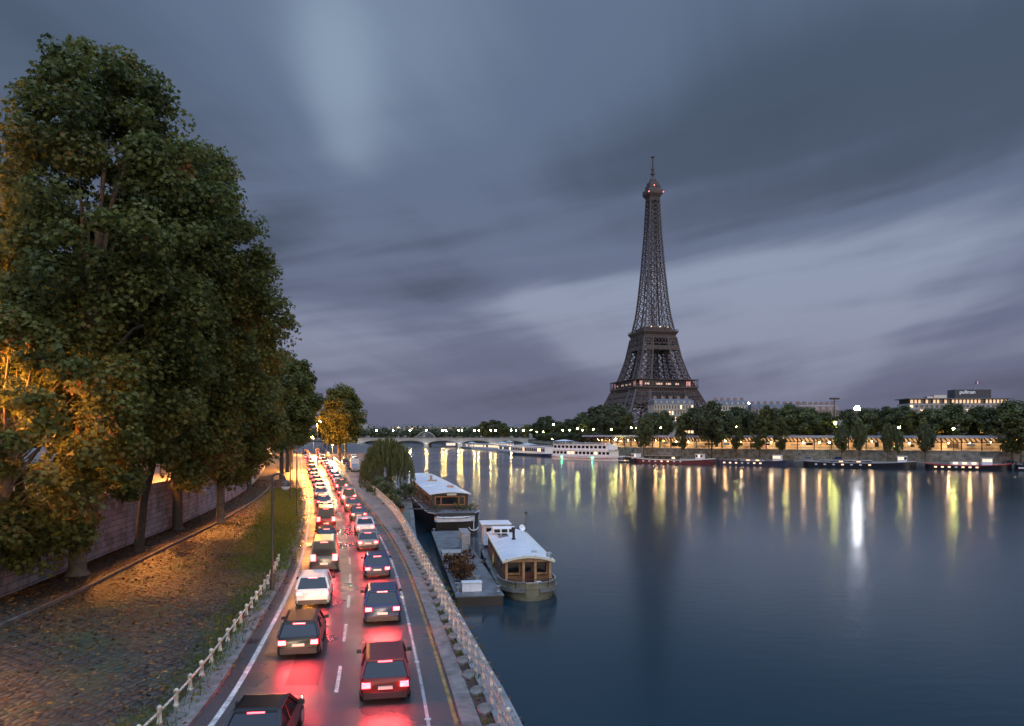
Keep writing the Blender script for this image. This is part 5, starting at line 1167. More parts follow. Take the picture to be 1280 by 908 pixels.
def pontoon():
    t = thing('pontoon', 'flat grey steel pontoon moored between the quay and the nearest houseboat', 'pontoon', (-2.6, 58.6, 0), R(9.2))
    L_ = 40.0; b = MB(); b.box((0, L_ / 2, .02), (3.9, L_, 1.5)); b.build('hull', M_black, t, bevel=.05)
    b = MB(); b.box((0, L_ / 2, .81), (3.98, L_ + .1, .08)); b.build('deck', M_steel_deck, t)
    for x, y in ((1.7, 1.5), (-1.7, 1.5), (1.7, 14), (1.7, 28), (-1.7, 39)):
        b = MB(); b.lathe((x, y, .85), [(.2, 0), (.13, .05), (.13, .35), (.22, .38), (.22, .46)], 9); b.build('bollard', M_galv, t, True)
    c, s_ = math.cos(R(9.2)), math.sin(R(9.2))
    def P(x, y, z): return (-2.6 + x * c - y * s_, 58.6 + x * s_ + y * c, z)
    o = thing('storage_chest', 'white lidded chest on the near end of the pontoon', 'chest', P(-.5, 1.9, .85), R(9)); b = MB(); b.box((0, 0, .36), (1.65, .8, .72)); b.build('box', M_white, o, bevel=.04); b = MB(); b.box((0, 0, .77), (1.72, .88, .1)); b.build('lid', M_roofwhite, o, bevel=.03)
    o = thing('fuel_can', 'red can behind the white chest on the pontoon', 'can', P(-.75, 2.9, .85), R(20)); b = MB(); b.box((0, 0, .3), (.8, .45, .6), 0, .9); b.build('body', mat('red_can', (0.4, 0.03, 0.025), .4), o, bevel=.06); b = MB(); b.tube([(-.15, 0, .6), (-.15, 0, .75), (.15, 0, .75), (.15, 0, .6)], .03, 6); b.build('handle', M_black, o)
    o = thing('deck_locker', 'tall pale grey locker standing on the pontoon behind the dry shrub', 'locker', P(.95, 21.5, .85), R(9)); b = MB(); b.box((0, 2.0, 1.05), (.9, 4.2, 2.1)); b.build('body', mat('pale_locker', (.38, .39, .38), .6, var=.2, scale=1), o, bevel=.03); b = MB(); b.box((0, 2.0, 2.14), (1.0, 4.3, .08)); b.build('lid', M_galv, o)
    for y in (-.13,): b = MB(); b.box((0, y, 1.0), (.7, .05, 1.7)); b.build('door', M_galv, o)
    o = thing('wooden_step', 'pale timber step laid across the pontoon', 'step', P(-.7, 18.5, .85), R(9)); b = MB(); b.box((0, 0, .12), (2.3, .9, .24)); b.box((0, 1.6, .22), (2.3, 2.2, .44)); b.build('boards', mat('grey_timber', (.3, .28, .25), .7, var=.3, scale=3), o)
    for k, (x, y) in enumerate(((-.3, 6.8), (.2, 8.6), (-1.5, 3.2), (-1.3, 2.2), (.4, 6.0))):
        o = thing('planter_pot', ['grey planter at the right of the dry shrub', 'pale planter behind the dry shrub', 'dark pot at the pontoon edge by the shrub', 'small pot beside the white chest', 'low square planter in front of the dry shrub'][k], 'planter', P(x, y, .85), k, 'pots on the pontoon'); b = MB(); b.lathe((0, 0, 0), [(.2, 0), (.3, .42), (.33, .45), (.27, .46), (.25, .36)], 10); b.build('pot', mat('zinc_pot', (.3, .31, .32), .5), o)
        b = MB(); b.lathe((0, 0, .38), [(.24, 0), (.2, .04)], 10); b.build('soil', M_soil, o)
    for k, (x, y, r_, h) in enumerate(((-1.0, 5.6, 1.1, 2.3), (-.6, 8.2, 1.3, 2.6), (-1.3, 10.5, 1.1, 2.0))):
        bush('dry_shrub', ['front shrub with dry orange brown leaves on the pontoon', 'tallest shrub with dry brown leaves on the pontoon', 'rear dry shrub nearest the timber step'][k], P(x, y, .85), r_, h, 70 + k, ML_autumn, 22, 46, .15, 'leaf', .33, 'shrub', 'dry shrubs on the pontoon')
    o = thing('mooring_line', 'dark mooring line sagging from the pontoon into the water', 'rope', (0, 0, 0)); b = MB(); b.tube([P(.6, -.1, .8), Vector(P(.1, -2.4, .35)), Vector(P(-.4, -5, .02))], .03, 5); b.build('rope', M_black, o)
pontoon()

def brown_houseboat():
    t = thing('houseboat', 'brown wooden houseboat with long pale curved roof and railed stern', 'houseboat', (-7.9, 100.5, 0), R(12.3))
    rg = hull_rings(64, 7.4, 2.7, .22, .05, .35, -.8, 34, tr=.75, flare=.95); hull_part(rg, M_black, t)
    b = MB(); b.loft([[(x * .97, y, rg[i][2][2] + .005) for x, y, z in rg[i][2:4]] for i in range(len(rg))], False, False); b.build('deck', M_steel_deck, t)
    rail_line(rg, mat('white_sheer_line', (.55, .55, .53), .5), t, .02, .12, .10)
    y0, y1, w = 6, 56, 5.4; z0, z1 = 2.8, 5.2
    b = MB(); b.box((0, (y0 + y1) / 2, (z0 + z1) / 2), (w, y1 - y0, z1 - z0)); b.build('cabin', M_darkwood, t)
    b = MB()
    for s_ in (-1, 1): b.box((s_ * (w / 2 + .02), (y0 + y1) / 2, z1 - .5), (.06, y1 - y0, .8))
    b.build('upper_boards', M_wood, t)
    for ya, yb, c in ((y0 - .6, 20, .30), (20.0, 36, .36), (36.02, y1 + .5, .42)): roof_shell(ya, yb, w + .7, w + .6, z1 + .02 + (.06 if 20 <= ya < 36 else 0), c, .12).build('roof', M_roofwhite, t, True)
    for x, ww in ((-1.75, .75), (0, 2.5), (1.75, .75)):
        b = MB(); b.box((x, y0 - .04, 4.2), (ww + .24, .1, 1.35)); f = b.build('window', mat('orange_wood_frame', (.30, .12, .045), .45), t); b = MB(); b.box((x, y0 - .09, 4.2), (ww - .1, .05, 1.0)); b.build('pane', M_glass, f)
    b = MB(); b.box((.2, y0 - .6, z1 - .05), (1.4, .06, .28)); b.build('name_board', mat('name_board', (.5, .46, .35), .5), t)
    for s_ in (-1, 1):
        for k in range(12): y = y0 + 3 + k * 3.9; b = MB(); b.box((s_ * (w / 2 + .05), y, 4.1), (.08, 1.5, .95)); f = b.build('side_window', M_wood_light, t); b = MB(); b.box((s_ * (w / 2 + .09), y, 4.1), (.05, 1.2, .7)); b.build('pane', M_glass, f)
    b = MB(); b.lathe((-.3, 30, z1 + .3), [(.2, 0), (.2, .9), (.3, .95), (.3, 1.1)], 9); b.box((1.2, 15, z1 + .4), (1, .7, .35)); b.box((-.2, 29, z1 + .42), (1.6, 1.2, .4)); b.build('roof_vent', M_wood_light, t)
    guard([(3.4, 5.8, 2.95), (3.55, 2.2, 2.98), (2.9, .35, 3.0), (-2.9, .35, 3.0), (-3.5, 2.2, 2.98)], 1.0, M_post, t, post=.6)
    c, s_ = math.cos(R(12.3)), math.sin(R(12.3))
    def P(x, y, z): return (-7.9 + x * c - y * s_, 100.5 + x * s_ + y * c, z)
    for k, (x, y) in enumerate(((-2.3, 3.6), (.6, 3.4), (2.6, 3.6), (1.6, 4.2))):
        bush('potted_plant', ['leafy plant at the left end of the brown houseboat stern', 'leafy plant under the big window of the brown houseboat', 'leafy plant by the stern railing corner of the brown houseboat', 'tall thin plant beside the right window of the brown houseboat'][k], P(x, y, 2.98), .6, 1.2, 90 + k, ML_green, 9, 40, .17, tone=.6, cat='plant', group='plants on the brown houseboat')
    d = thing('dinghy', 'white upturned dinghy hung across the stern of the brown houseboat', 'dinghy', P(-.2, -.75, 1.95), R(12.3 - 90)); rg2 = hull_rings(5.6, 1.5, .5, .45, .1, .14, -.05, 16); r3 = [[(x, y - 2.8, z) for x, y, z in r_] for r_ in rg2]
    hull_part(r3, M_white, d); rail_line(r3, M_galv, d, .02, .08, .08, 'gunwale')
    b = MB(); b.beam((-.6, -1.6, .5), (1.0, -1.6, .55), .08); b.beam((-.6, 1.6, .5), (1.0, 1.6, .55), .08); b.build('davit', M_post, d)
    a = thing('anchor', 'white anchor hanging at the stern of the brown houseboat', 'anchor', P(2.5, -.45, .6), R(12)); b = MB(); b.tube([(0, 0, 0), (0, 0, 1.6)], .07, 6); b.tube([(-.7, 0, .45), (-.45, 0, .1), (0, 0, -.05), (.45, 0, .1), (.7, 0, .45)], .08, 6); b.build('stock', M_white, a)
    gw = thing('gangway', 'dark railed gangway from the bank to the brown houseboat stern', 'gangway', (-16.0, 103.0, 3.3), R(-8)); b = MB(); b.box((2.6, 0, .05), (6.0, 1.3, .1)); b.build('walkway', M_darkwood, gw)
    for y in (-.62, .62): guard([(-.3, y, .1), (5.5, y, .1)], 1.0, M_iron, gw, 'handrail', .9)
    gw = thing('gangway', 'steep timber gangway beside the cabin of the brown houseboat', 'gangway', (-18.8, 112.5, 3.3), R(-6)); b = MB(); b.box((2.4, 0, .05), (5.6, 1.2, .1)); b.build('walkway', M_darkwood, gw)
    for y in (-.57, .57): guard([(-.3, y, .1), (5.1, y, .1)], 1.0, M_iron, gw, 'handrail', .9)
    ps = thing('closed_parasol', 'closed pale parasol standing on the bank beside the willow', 'parasol', (-17.6, 123, 3.4)); b = MB(); b.tube([(0, 0, 0), (0, 0, 3.3)], .04, 6); b.build('pole', M_wood, ps); b = MB(); b.lathe((0, 0, 1.3), [(.1, 0), (.3, .15), (.24, .9), (.1, 1.8), (.03, 2.0)], 9); b.build('canopy', mat('pale_canvas', (.5, .5, .5), .8), ps)
    fb = bpy.data.objects; 
    for k, (x, y) in enumerate(((-14.9, 97.5), (-16.2, 100.2))):
        o = thing('terracotta_pot', ['orange flower pot on the bank near the railing', 'orange flower pot beside the gangway foot'][k], 'pot', (x, y, 3.4), 0, 'flower pots on the bank'); b = MB(); b.lathe((0, 0, 0), [(.2, 0), (.32, .5), (.36, .52), (.3, .54)], 10); b.build('pot', mat('terracotta', (.35, .12, .05), .8), o); b = MB(); b.ball((0, 0, .75), .35, 7, 5); b.build('flowers', ML_autumn, o)
brown_houseboat()

# ---- passenger boats across the river
def tour_boat(name, label, px0, px1, Y0, Y1, H, hullm, decks, canopy=True, beam=8.0, group=None, lit=0.1, seed=1, stripe=True):
    a, c = at(px0, Y0, 0), at(px1, Y1, 0); d = c - a; L_ = d.length; t = thing(name, label, 'boat', tuple(a), math.atan2(d.y, d.x) - math.pi / 2, group); g = random.Random(seed)
    hd = H * .22; rg = hull_rings(L_, beam, hd, .18, .06, H * .06, -.6, 24, tr=.6); hull_part(rg, hullm, t)
    b = MB(); b.loft([[(x * .97, y, rg[i][2][2] + .01) for x, y, z in rg[i][2:4]] for i in range(len(rg))], False, False); b.build('deck', M_steel_deck, t)
    if stripe: rail_line(rg, mat('dark_red_line', (.3, .04, .04), .5), t, -hd * .45, .14, .22, 'stripe')
    dh = (H - hd) / (decks + .35); z = hd + .1; y0, y1 = L_ * .04, L_ * .86
    for k in range(decks):
        ya, yb = y0 + k * L_ * .01, y1 - k * L_ * .05; w = beam * (.9 - .05 * k)
        b = MB(); b.box((0, (ya + yb) / 2, z + dh * .5 - .12), (w, yb - ya, dh - .24)); b.build('cabin', M_white, t)
        b = MB(); b.box((0, (ya + yb) / 2, z + dh - .1), (w + .6, yb - ya + .8, .2)); b.build('deck_roof', M_roofwhite, t)
        n = int((yb - ya) / 2.6)
        for s_ in (-1, 1):
            for i in range(n):
                y = ya + (yb - ya) * (i + .5) / n; b = MB(); b.box((s_ * (w / 2 + .02), y, z + dh * .55), (.06, (yb - ya) / n * .66, dh * .42)); b.build('window', M_warmwin if g.random() < lit else M_glass, t)
        z += dh
    guard([(beam * .38, y1, z), (beam * .4, y0 + 2, z), (-beam * .4, y0 + 2, z), (-beam * .38, y1, z)], .9, M_white, t, post=3)
    if canopy:
        b = MB(); w = beam * .46; ya, yb = y0 + .5, y0 + L_ * .2
        b.loft([[(-w, ya, z + 1.6), (w, ya, z + 1.6), (w, yb, z + 1.6), (-w, yb, z + 1.6)], [(-.4, (ya + yb) / 2 - 1, z + 2.4), (.4, (ya + yb) / 2 - 1, z + 2.4), (.4, (ya + yb) / 2 + 1, z + 2.4), (-.4, (ya + yb) / 2 + 1, z + 2.4)]]); b.build('canopy', M_roofwhite, t)
        for x in (-w + .2, w - .2):
            for y in (ya + .3, yb - .3): b = MB(); b.beam((x, y, z), (x, y, z + 1.6), .14); b.build('canopy_post', M_white, t)
    b = MB(); b.box((0, y1 - L_ * .02, z - dh * .5 + .2), (beam * .5, L_ * .07, dh * .8)); b.build('wheelhouse', M_white, t)
    return t, L_
M_whitehull = mat('white_hull', (.72, .72, .70), .35, var=.12, scale=.3); M_bluehull = mat('dark_blue_hull', (.02, .03, .08), .35)
tb, tl = tour_boat('tour_boat', 'big white two deck passenger boat with rows of dark windows', 693, 781, 405, 372, 9.6, M_whitehull, 2, True, 8.5)
M_greenlamp = emis('green_lamp_glow', (.05, 1.0, .45), 90)
for y in (9, 30):
    b = MB(); b.ball((4.35, y, 1.35), .26, 7, 5); b.build('navigation_light', M_greenlamp, tb)
tour_boat('tour_boat', 'long low passenger boat with dark blue hull behind the white one', 690, 636, 440, 500, 7.6, M_bluehull, 1, False, 8, seed=2, lit=.3, stripe=False)
tour_boat('tour_boat', 'white boat with pale upper deck left of the long low boat', 668, 622, 490, 570, 6.5, M_whitehull, 1, True, 7, seed=3, lit=.25)
for k, (pa, pb, Ya, Yb, H, lit) in enumerate([(631, 608, 600, 640, 6.5, .9), (612, 590, 640, 690, 6.0, .8), (640, 618, 690, 730, 6.5, .9), (655, 640, 560, 610, 5, .2), (592, 578, 700, 740, 5, .3)]):
    tour_boat('moored_boat', ['brightly lit white boat in the cluster before the bridge', 'lit boat left in the cluster before the bridge', 'lit boat at the back of the cluster near the bridge', 'small pale boat right in the cluster before the bridge', 'small dark boat leftmost in the cluster before the bridge'][k], pa, pb, Ya, Yb, H, M_whitehull if k < 4 else M_bluehull, 1, k % 2 == 0, 6, 'boats clustered before the bridge', lit, 10 + k, False)
tour_boat('restaurant_boat', 'glowing orange restaurant boat under the bridge arch', 557, 571, 770, 772, 6.0, M_bluehull, 1, False, 6, lit=1.0, seed=20)
# ---- barges along the right bank
def barge(label, px0, px1, hullm, stripem, H, house, lit, seed, wheel=0.75, off=-4.0, topm=None, hullwin=True):
    """px0 left end, px1 right (bow) end"""
    s0, s1 = bank_px(px0, off), bank_px(px1, off); p0, p1 = bank(s0, off)[0], bank(s1, off)[0]; d = p1 - p0; L_ = d.length; g = random.Random(seed)
    t = thing('barge', label, 'barge', (p0.x, p0.y, 0), math.atan2(d.y, d.x) - math.pi / 2, 'barges moored along the right bank')
    rg = hull_rings(L_, 5.2, H, .14, .08, .75, -.6, 28, tr=.3); hull_part(rg, hullm, t)
    b = MB(); b.loft([[(x * .96, y, rg[i][2][2] + .01) for x, y, z in rg[i][2:4]] for i in range(len(rg))], False, False); b.build('deck', M_steel_deck, t)
    rail_line(rg, stripem, t, -.05, .10, .30, 'sheer_stripe')
    if house:
        ya, yb, hh = L_ * house[0], L_ * house[1], house[2]
        b = MB(); b.box((0, (ya + yb) / 2, H + hh / 2), (4.2, yb - ya, hh)); ho = b.build('deckhouse', house[3], t)
        b = MB(); b.box((0, (ya + yb) / 2, H + hh + .06), (4.5, yb - ya + .4, .14)); b.build('deckhouse_roof', topm or M_steel_deck, t)
        n = max(3, int((yb - ya) / 3.2))
        for i in range(n):
            y = ya + (yb - ya) * (i + .5) / n
            for s_ in (-1, 1): b = MB(); b.box((s_ * 2.12, y, H + hh * .55), (.06, 1.5, hh * .5)); b.build('window', M_warmwin if g.random() < lit else M_glass, ho)
    y = L_ * wheel; b = MB(); b.box((0, y, H + 1.5), (3.2, 3.4, 2.6)); w_ = b.build('wheelhouse', M_white, t); b = MB(); b.box((0, y, H + 2.86), (3.7, 4.0, .14)); b.build('roof', M_roofwhite, w_)
    for k in range(3):
        for s_ in (-1, 1): b = MB(); b.box((s_ * 1.62, y - 1.1 + 1.1 * k, H + 2.0), (.06, .8, .9)); b.build('window', M_warmwin if g.random() < lit * 1.5 else M_glass, w_)
    if hullwin:
        for k in range(7): b = MB(); yy = L_ * (.12 + .08 * k); s_ = 1; b.box((2.52, yy, H * .62), (.12, .9, .5)); b.build('porthole', M_warmwin if g.random() < lit else M_white, t)
    guard([(2.4, L_ * .06, H + .3), (2.5, L_ * .2, H + .05), (2.5, L_ * .84, H + .1)], .8, M_galv, t, post=3)
    b = MB(); b.tube([(0, L_ * .9, H + .4), (0, L_ * .9, H + 4.5)], .07, 6); b.build('mast', M_post, t)
    return t, rg
M_redhull = mat('dark_red_hull', (.10, .018, .022), .4); M_navy = mat('navy_hull', (.022, .028, .055), .4)
M_redline = mat('red_hull_line', (.42, .03, .03), .5); M_grey = mat('grey_cabin', (.33, .34, .35), .6)
barge('dark red barge with a pale sheer line right of the white passenger boat', 795, 893, M_redhull, M_white, 1.9, (.12, .55, 1.7, M_darkwood), .1, 1, .82)
barge('navy barge with a row of small orange lit portholes', 897, 992, M_navy, M_navy, 2.0, (.25, .62, .9, M_grey), .85, 2, .8)
barge('black barge with long grey roof carrying a parked car', 1003, 1146, M_black, M_grey, 2.2, (.15, .62, .8, M_steel_deck), .4, 3, .88, topm=M_grey)
barge('black barge with red line and white cabin at the far right', 1156, 1266, M_black, M_redline, 1.8, (.3, .62, 1.5, M_white), .9, 4, .72)
barge('dark low barge lying behind the bow of the white passenger boat', 776, 800, M_black, M_black, 1.6, (.3, .7, 1.0, M_darkwood), .1, 5, .8)
barge('dark barge cut by the right edge of the view', 1268, 1310, M_black, M_black, 1.9, (.3, .6, 1.2, M_darkwood), .1, 6, .8)
bu = thing('mooring_buoy', 'small white buoy floating before the passenger boats', 'buoy', at(639, 470, 0)); b = MB(); b.lathe((0, 0, -.4), [(.3, 0), (.7, .3), (.7, .7), (.2, 1.1), (.12, 1.8)], 10); b.build('float', M_white, bu); b = MB(); b.ball((0, 0, 1.6), .22, 7, 5); b.build('lamp', M_lampglow, bu)
# ------------------------------------------------------------------ vehicles
def paint(name, col, metal=0.3): return mat('paint_' + name, col, 0.28, metal, spec=0.6)
PAINT = {'silver': paint('silver', (.24, .245, .25), .5), 'black': paint('black', (.012, .012, .014)), 'white': paint('white', (.5, .5, .5), 0), 'dark grey': paint('dark_grey', (.07, .072, .078), .5),
         'navy blue': paint('navy', (.015, .025, .08)), 'dark red': paint('dark_red', (.16, .012, .014)), 'pale grey': paint('pale_grey', (.17, .172, .176), .4), 'bronze': paint('bronze', (.13, .085, .05), .5)}
M_tail = emis('tail_lamp_glow', (1.0, 0.012, 0.016), 14); M_brake = emis('brake_lamp_glow', (1.0, 0.012, 0.015), 8); M_head = emis('headlamp_glow', (1.0, 0.82, 0.55), 60)
M_plate = mat('number_plate', (.7, .68, .55), .5); M_rim = mat('alloy_rim', (.4, .4, .42), .35, .8); M_trim = mat('black_trim', (.02, .02, .02), .6); M_lens = mat('unlit_red_lens', (.2, .01, .01), .25); M_hlens = mat('headlamp_lens', (.5, .5, .5), .1)
KINDS = {  # length, half width, belt z, roof z, rear bumper-to-glass, glass base/top y (rear), top/base y (front), bonnet z
    'hatchback': dict(L=3.95, w=.86, belt=.93, roof=1.48, ry0=-1.88, ry1=-1.45, fy1=.25, fy0=.98, hood=.90, nose=.66),
    'saloon': dict(L=4.55, w=.89, belt=.93, roof=1.43, ry0=-1.72, ry1=-.95, fy1=.35, fy0=1.10, hood=.90, nose=.66),
    'estate car': dict(L=4.6, w=.89, belt=.95, roof=1.48, ry0=-2.2, ry1=-1.85, fy1=.35, fy0=1.10, hood=.90, nose=.66),
    'tall crossover': dict(L=4.35, w=.92, belt=1.06, roof=1.66, ry0=-2.08, ry1=-1.7, fy1=.3, fy0=1.02, hood=1.02, nose=.78),
    'panel van': dict(L=5.1, w=.98, belt=1.15, roof=2.15, ry0=-2.5, ry1=-2.42, fy1=1.15, fy0=1.85, hood=1.10, nose=.85)}
def make_car(kind, lit=True, z_off=0):
    k = KINDS[kind]; L_, w, belt, roof = k['L'], k['w'], k['belt'], k['roof']; h = L_ / 2
    t = thing('car' if kind != 'panel van' else 'van', 'x', 'car' if kind != 'panel van' else 'van')
    def ring(y, ws, zt, zb_=.22, dz=0):
        a = w * ws; return [(-a * .93, y, zb_), (-a, y, zb_ + .18), (-a, y, zt - .22), (-a * .95, y, zt - .04), (-a * .86, y, zt), (a * .86, y, zt), (a * .95, y, zt - .04), (a, y, zt - .22), (a, y, zb_ + .18), (a * .93, y, zb_)]
    b = MB(); b.loft([ring(-h, .86, belt - .10, .34), ring(-h + .07, .94, belt - .01, .28), ring(-h + .35, 1, belt + .01), ring(k['ry0'] + .5, 1, belt + .01), ring(0, 1.0, belt), ring(k['fy0'], .99, k['hood'] + .02), ring(h - .45, .97, k['hood'] - .07), ring(h - .12, .90, k['nose'] + .04, .26), ring(h, .80, k['nose'] - .1, .32)])
    body = b.build('body', PAINT['silver'], t, True)
    a0, a1 = w * .93, w * .74; ry0, ry1, fy1, fy0 = k['ry0'], k['ry1'], k['fy1'], k['fy0']; rz_ = roof - .035
    b = MB(); b.loft([[(-a0, ry0, belt - .02), (a0, ry0, belt - .02), (a0, fy0, k['hood'] - .02), (-a0, fy0, k['hood'] - .02)], [(-a1, ry1, rz_), (a1, ry1, rz_), (a1, fy1, rz_), (-a1, fy1, rz_)]]); b.build('window_glass', M_glass, t)
    b = MB(); b.loft([[(-a1 - .03, ry1 - .05, rz_ - .02), (a1 + .03, ry1 - .05, rz_ - .02), (a1 + .03, fy1 + .06, rz_ - .02), (-a1 - .03, fy1 + .06, rz_ - .02)], [(-a1 - .02, ry1 - .03, roof), (a1 + .02, ry1 - .03, roof), (a1 + .02, fy1 + .02, roof), (-a1 - .02, fy1 + .02, roof)], [(-a1 + .1, ry1 + .1, roof + .03), (a1 - .1, ry1 + .1, roof + .03), (a1 - .1, fy1 - .1, roof + .03), (-a1 + .1, fy1 - .1, roof + .03)]])
    for s_ in (-1, 1):
        for (ya, yb, za) in ((ry0, ry1, belt), (fy0, fy1, k['hood'])): b.beam((s_ * (a0 - .0), ya, za - .03), (s_ * a1, yb, rz_), .10, .10)
        m0 = (ry0 + fy0) * .5 - .1; b.beam((s_ * (a0 + .005), m0, belt - .03), (s_ * (a1 + .005), m0, rz_), .07, .09)
        if kind == 'panel van': b.loft([[(s_ * (a0 + .02), ry0 + .03, belt - .03), (s_ * (a0 + .02), .35, belt - .03)], [(s_ * (a1 + .02), ry1 + .03, rz_), (s_ * (a1 + .02), .30, rz_)]], False, False)
    b.build('roof', PAINT['silver'], t)
    for s_ in (-1, 1):
        for y in (-h + .82, h - .85):
            b = MB(); b.tube([(s_ * (w - .20), y, .32), (s_ * (w + .012), y, .32)], .32, 14); wh = b.build('wheel', M_tyre, t, True)
            b = MB(); b.tube([(s_ * (w - .02), y, .32), (s_ * (w + .022), y, .32)], .2, 10); b.build('rim', M_rim, wh)
        zt_ = belt - .22 if kind not in ('panel van',) else 1.05
        b = MB(); b.box((s_ * w * .74, -h + .0, zt_), (w * .34, .16, .17 if kind != 'panel van' else .42), 0, .96); b.build('tail_light', M_tail if lit else M_lens, t)
        b = MB(); b.box((s_ * w * .66, h - .10, k['nose'] - .08), (.34, .16, .14)); b.build('headlight', M_head if lit else M_hlens, t)
        b = MB(); b.box((s_ * (w + .09), fy0 - .25, belt + .06), (.18, .12, .13), 0, .85); b.build('wing_mirror', M_trim, t)
    b = MB(); b.box((0, -h - .015, .62), (.5, .03, .11)); b.build('number_plate', M_plate, t)
    b = MB(); b.box((0, -h + .02, .36), (w * 1.7, .14, .22), 0, .97); b.build('bumper', M_trim, t); b = MB(); b.box((0, h - .05, .34), (w * 1.5, .14, .2), 0, .97); b.build('bumper', M_trim, t)
    if lit:
        b = MB(); b.box((0, ry1 - .04, roof - .06), (.5, .05, .05)); b.build('brake_light', M_brake, t)
        tg = LIGHTS.get('tail') or LIGHTS.setdefault('tail', bpy.data.lights.new('tail_glow', 'AREA'))
        tg.shape = 'RECTANGLE'; tg.size = 1.3; tg.size_y = .16; tg.energy = TAIL_W; tg.color = (1, .05, .045)
        o = bpy.data.objects.new('tail_glow', tg); COL.objects.link(o); o.parent = t; o.location = (0, -h - .10, .80); o.rotation_euler = (R(-66), 0, 0)
        for s_ in (-1, 1):
            hb = LIGHTS.get('beam') or LIGHTS.setdefault('beam', bpy.data.lights.new('headlight_beam', 'SPOT'))
            hb.energy = HEAD_W; hb.color = (1, .72, .40); hb.spot_size = R(75); hb.spot_blend = .8; hb.shadow_soft_size = .08
            o = bpy.data.objects.new('headlight_beam', hb); COL.objects.link(o); o.parent = t; o.location = (s_ * w * .66, h + .02, k['nose'] - .06); o.rotation_euler = (R(80), 0, 0)
    for p in kids(t):
        if p.name.split('.')[0] in ('body', 'roof'): p.material_slots[0].link = 'OBJECT'
    return t
TAIL_W, HEAD_W = 150, 480
protos = {}
def place_car(kind, colour, loc, rz, label, group, lit=True):
    key = (kind, lit)
    if key not in protos: c = protos[key] = make_car(kind, lit); c.location = loc; c.rotation_euler = (0, 0, rz); c['label'] = label; c['group'] = group
    else: c = copy_thing(protos[key], loc, rz, label, None, group)
    for p in kids(c):
        if p.name.split('.')[0] in ('body', 'roof'): p.material_slots[0].link = 'OBJECT'; p.material_slots[0].material = PAINT[colour]
    return c
bag_k = ['hatchback', 'tall crossover', 'saloon', 'hatchback', 'panel van', 'estate car', 'saloon', 'hatchback', 'tall crossover', 'estate car', 'panel van']; bag_c = ['black', 'silver', 'navy blue', 'white', 'dark grey', 'dark red', 'black', 'pale grey', 'dark grey', 'bronze', 'navy blue', 'black', 'white']
rc = random.Random(21); cols = list(PAINT); kinds = ['hatchback', 'saloon', 'hatchback', 'tall crossover', 'estate car', 'hatchback', 'panel van', 'saloon']
def lane_cars(fr, name, y0, n, gap, seed):
    g = random.Random(seed); y = y0
    for k in range(n):
        f = lane(fr); x = f(y) + g.uniform(-.15, .15); dx = f(y + 2) - f(y - 2); a = math.atan2(4, dx) - math.pi / 2
        kind = bag_k[(k * 3 + seed) % len(bag_k)]; kind = 'hatchback' if (kind == 'panel van' and k < 2) else kind; colour = bag_c[(k * 5 + seed) % len(bag_c)]
        place_car(kind, colour, (x, y, Z_ROAD), a, f'{colour} {kind} with lit tail lamps, {ORD[k]} from the front in the {name} lane', 'traffic driving away along the riverside road')
        y += gap * g.uniform(.85, 1.25) * (1 + k * .02)
lane_cars(.24, 'left', 22.0, 30, 9.0, 6)
lane_cars(.69, 'right', 27.5, 30, 9.0, 5)
# parked and queueing vehicles right of the parapet, and on the far quay
def box_van():
    t = thing('box_van', 'white box van standing behind the concrete parapet', 'van', (-40.6, 186, 4.4), R(15))
    b = MB(); b.box((0, 1.2, 1.95), (2.1, 4.2, 2.5)); b.build('cargo_box', PAINT['white'], t, bevel=.04)
    b = MB(); b.loft([[(-.95, -2.9, .4), (.95, -2.9, .4), (.95, -.92, .4), (-.95, -.92, .4)], [(-.95, -2.9, 1.1), (.95, -2.9, 1.1), (.95, -.92, 1.1), (-.95, -.92, 1.1)], [(-.85, -1.9, 2.0), (.85, -1.9, 2.0), (.85, -.92, 2.0), (-.85, -.92, 2.0)]]); b.build('cab', PAINT['pale grey'], t, bevel=.04)
    b = MB(); b.loft([[(-.8, -2.72, 1.2), (.8, -2.72, 1.2)], [(-.74, -2.0, 1.9), (.74, -2.0, 1.9)]], False, False); b.build('windscreen', mat('blue_glass', (.05, .12, .2), .1), t)
    b = MB(); b.box((0, .2, .5), (1.7, 6, .2)); b.build('chassis', M_trim, t)
    for s_ in (-1, 1):
        for y in (-2.1, 2.2): b = MB(); b.tube([(s_ * .75, y, .38), (s_ * 1.0, y, .38)], .38, 12); b.build('wheel', M_tyre, t)
        b = MB(); b.box((s_ * .7, -2.92, .8), (.3, .08, .2)); b.build('headlight', M_hlens, t)
box_van()
pk = [(-39.0, 196, 'hatchback', 'dark red', 15), (-44.2, 198, 'saloon', 'black', 15), (-41.8, 208, 'estate car', 'white', 15), (-47.5, 210, 'hatchback', 'dark grey', 15), (-46.0, 222, 'tall crossover', 'silver', 15), (-52.0, 226, 'saloon', 'navy blue', 15),
      (-50.5, 238, 'hatchback', 'white', 15), (-57, 246, 'estate car', 'black', 15), (-56, 258, 'saloon', 'pale grey', 15), (-62, 268, 'hatchback', 'bronze', 15), (-62, 282, 'tall crossover', 'white', 15)]
for k, (x, y, kd, c, a) in enumerate(pk):
    place_car(kd, c, (x, y, 4.4), R(a), f'{c} {kd}, {ORD[k]} from the front among the cars parked beyond the white box van', 'cars parked on the left quay', False)
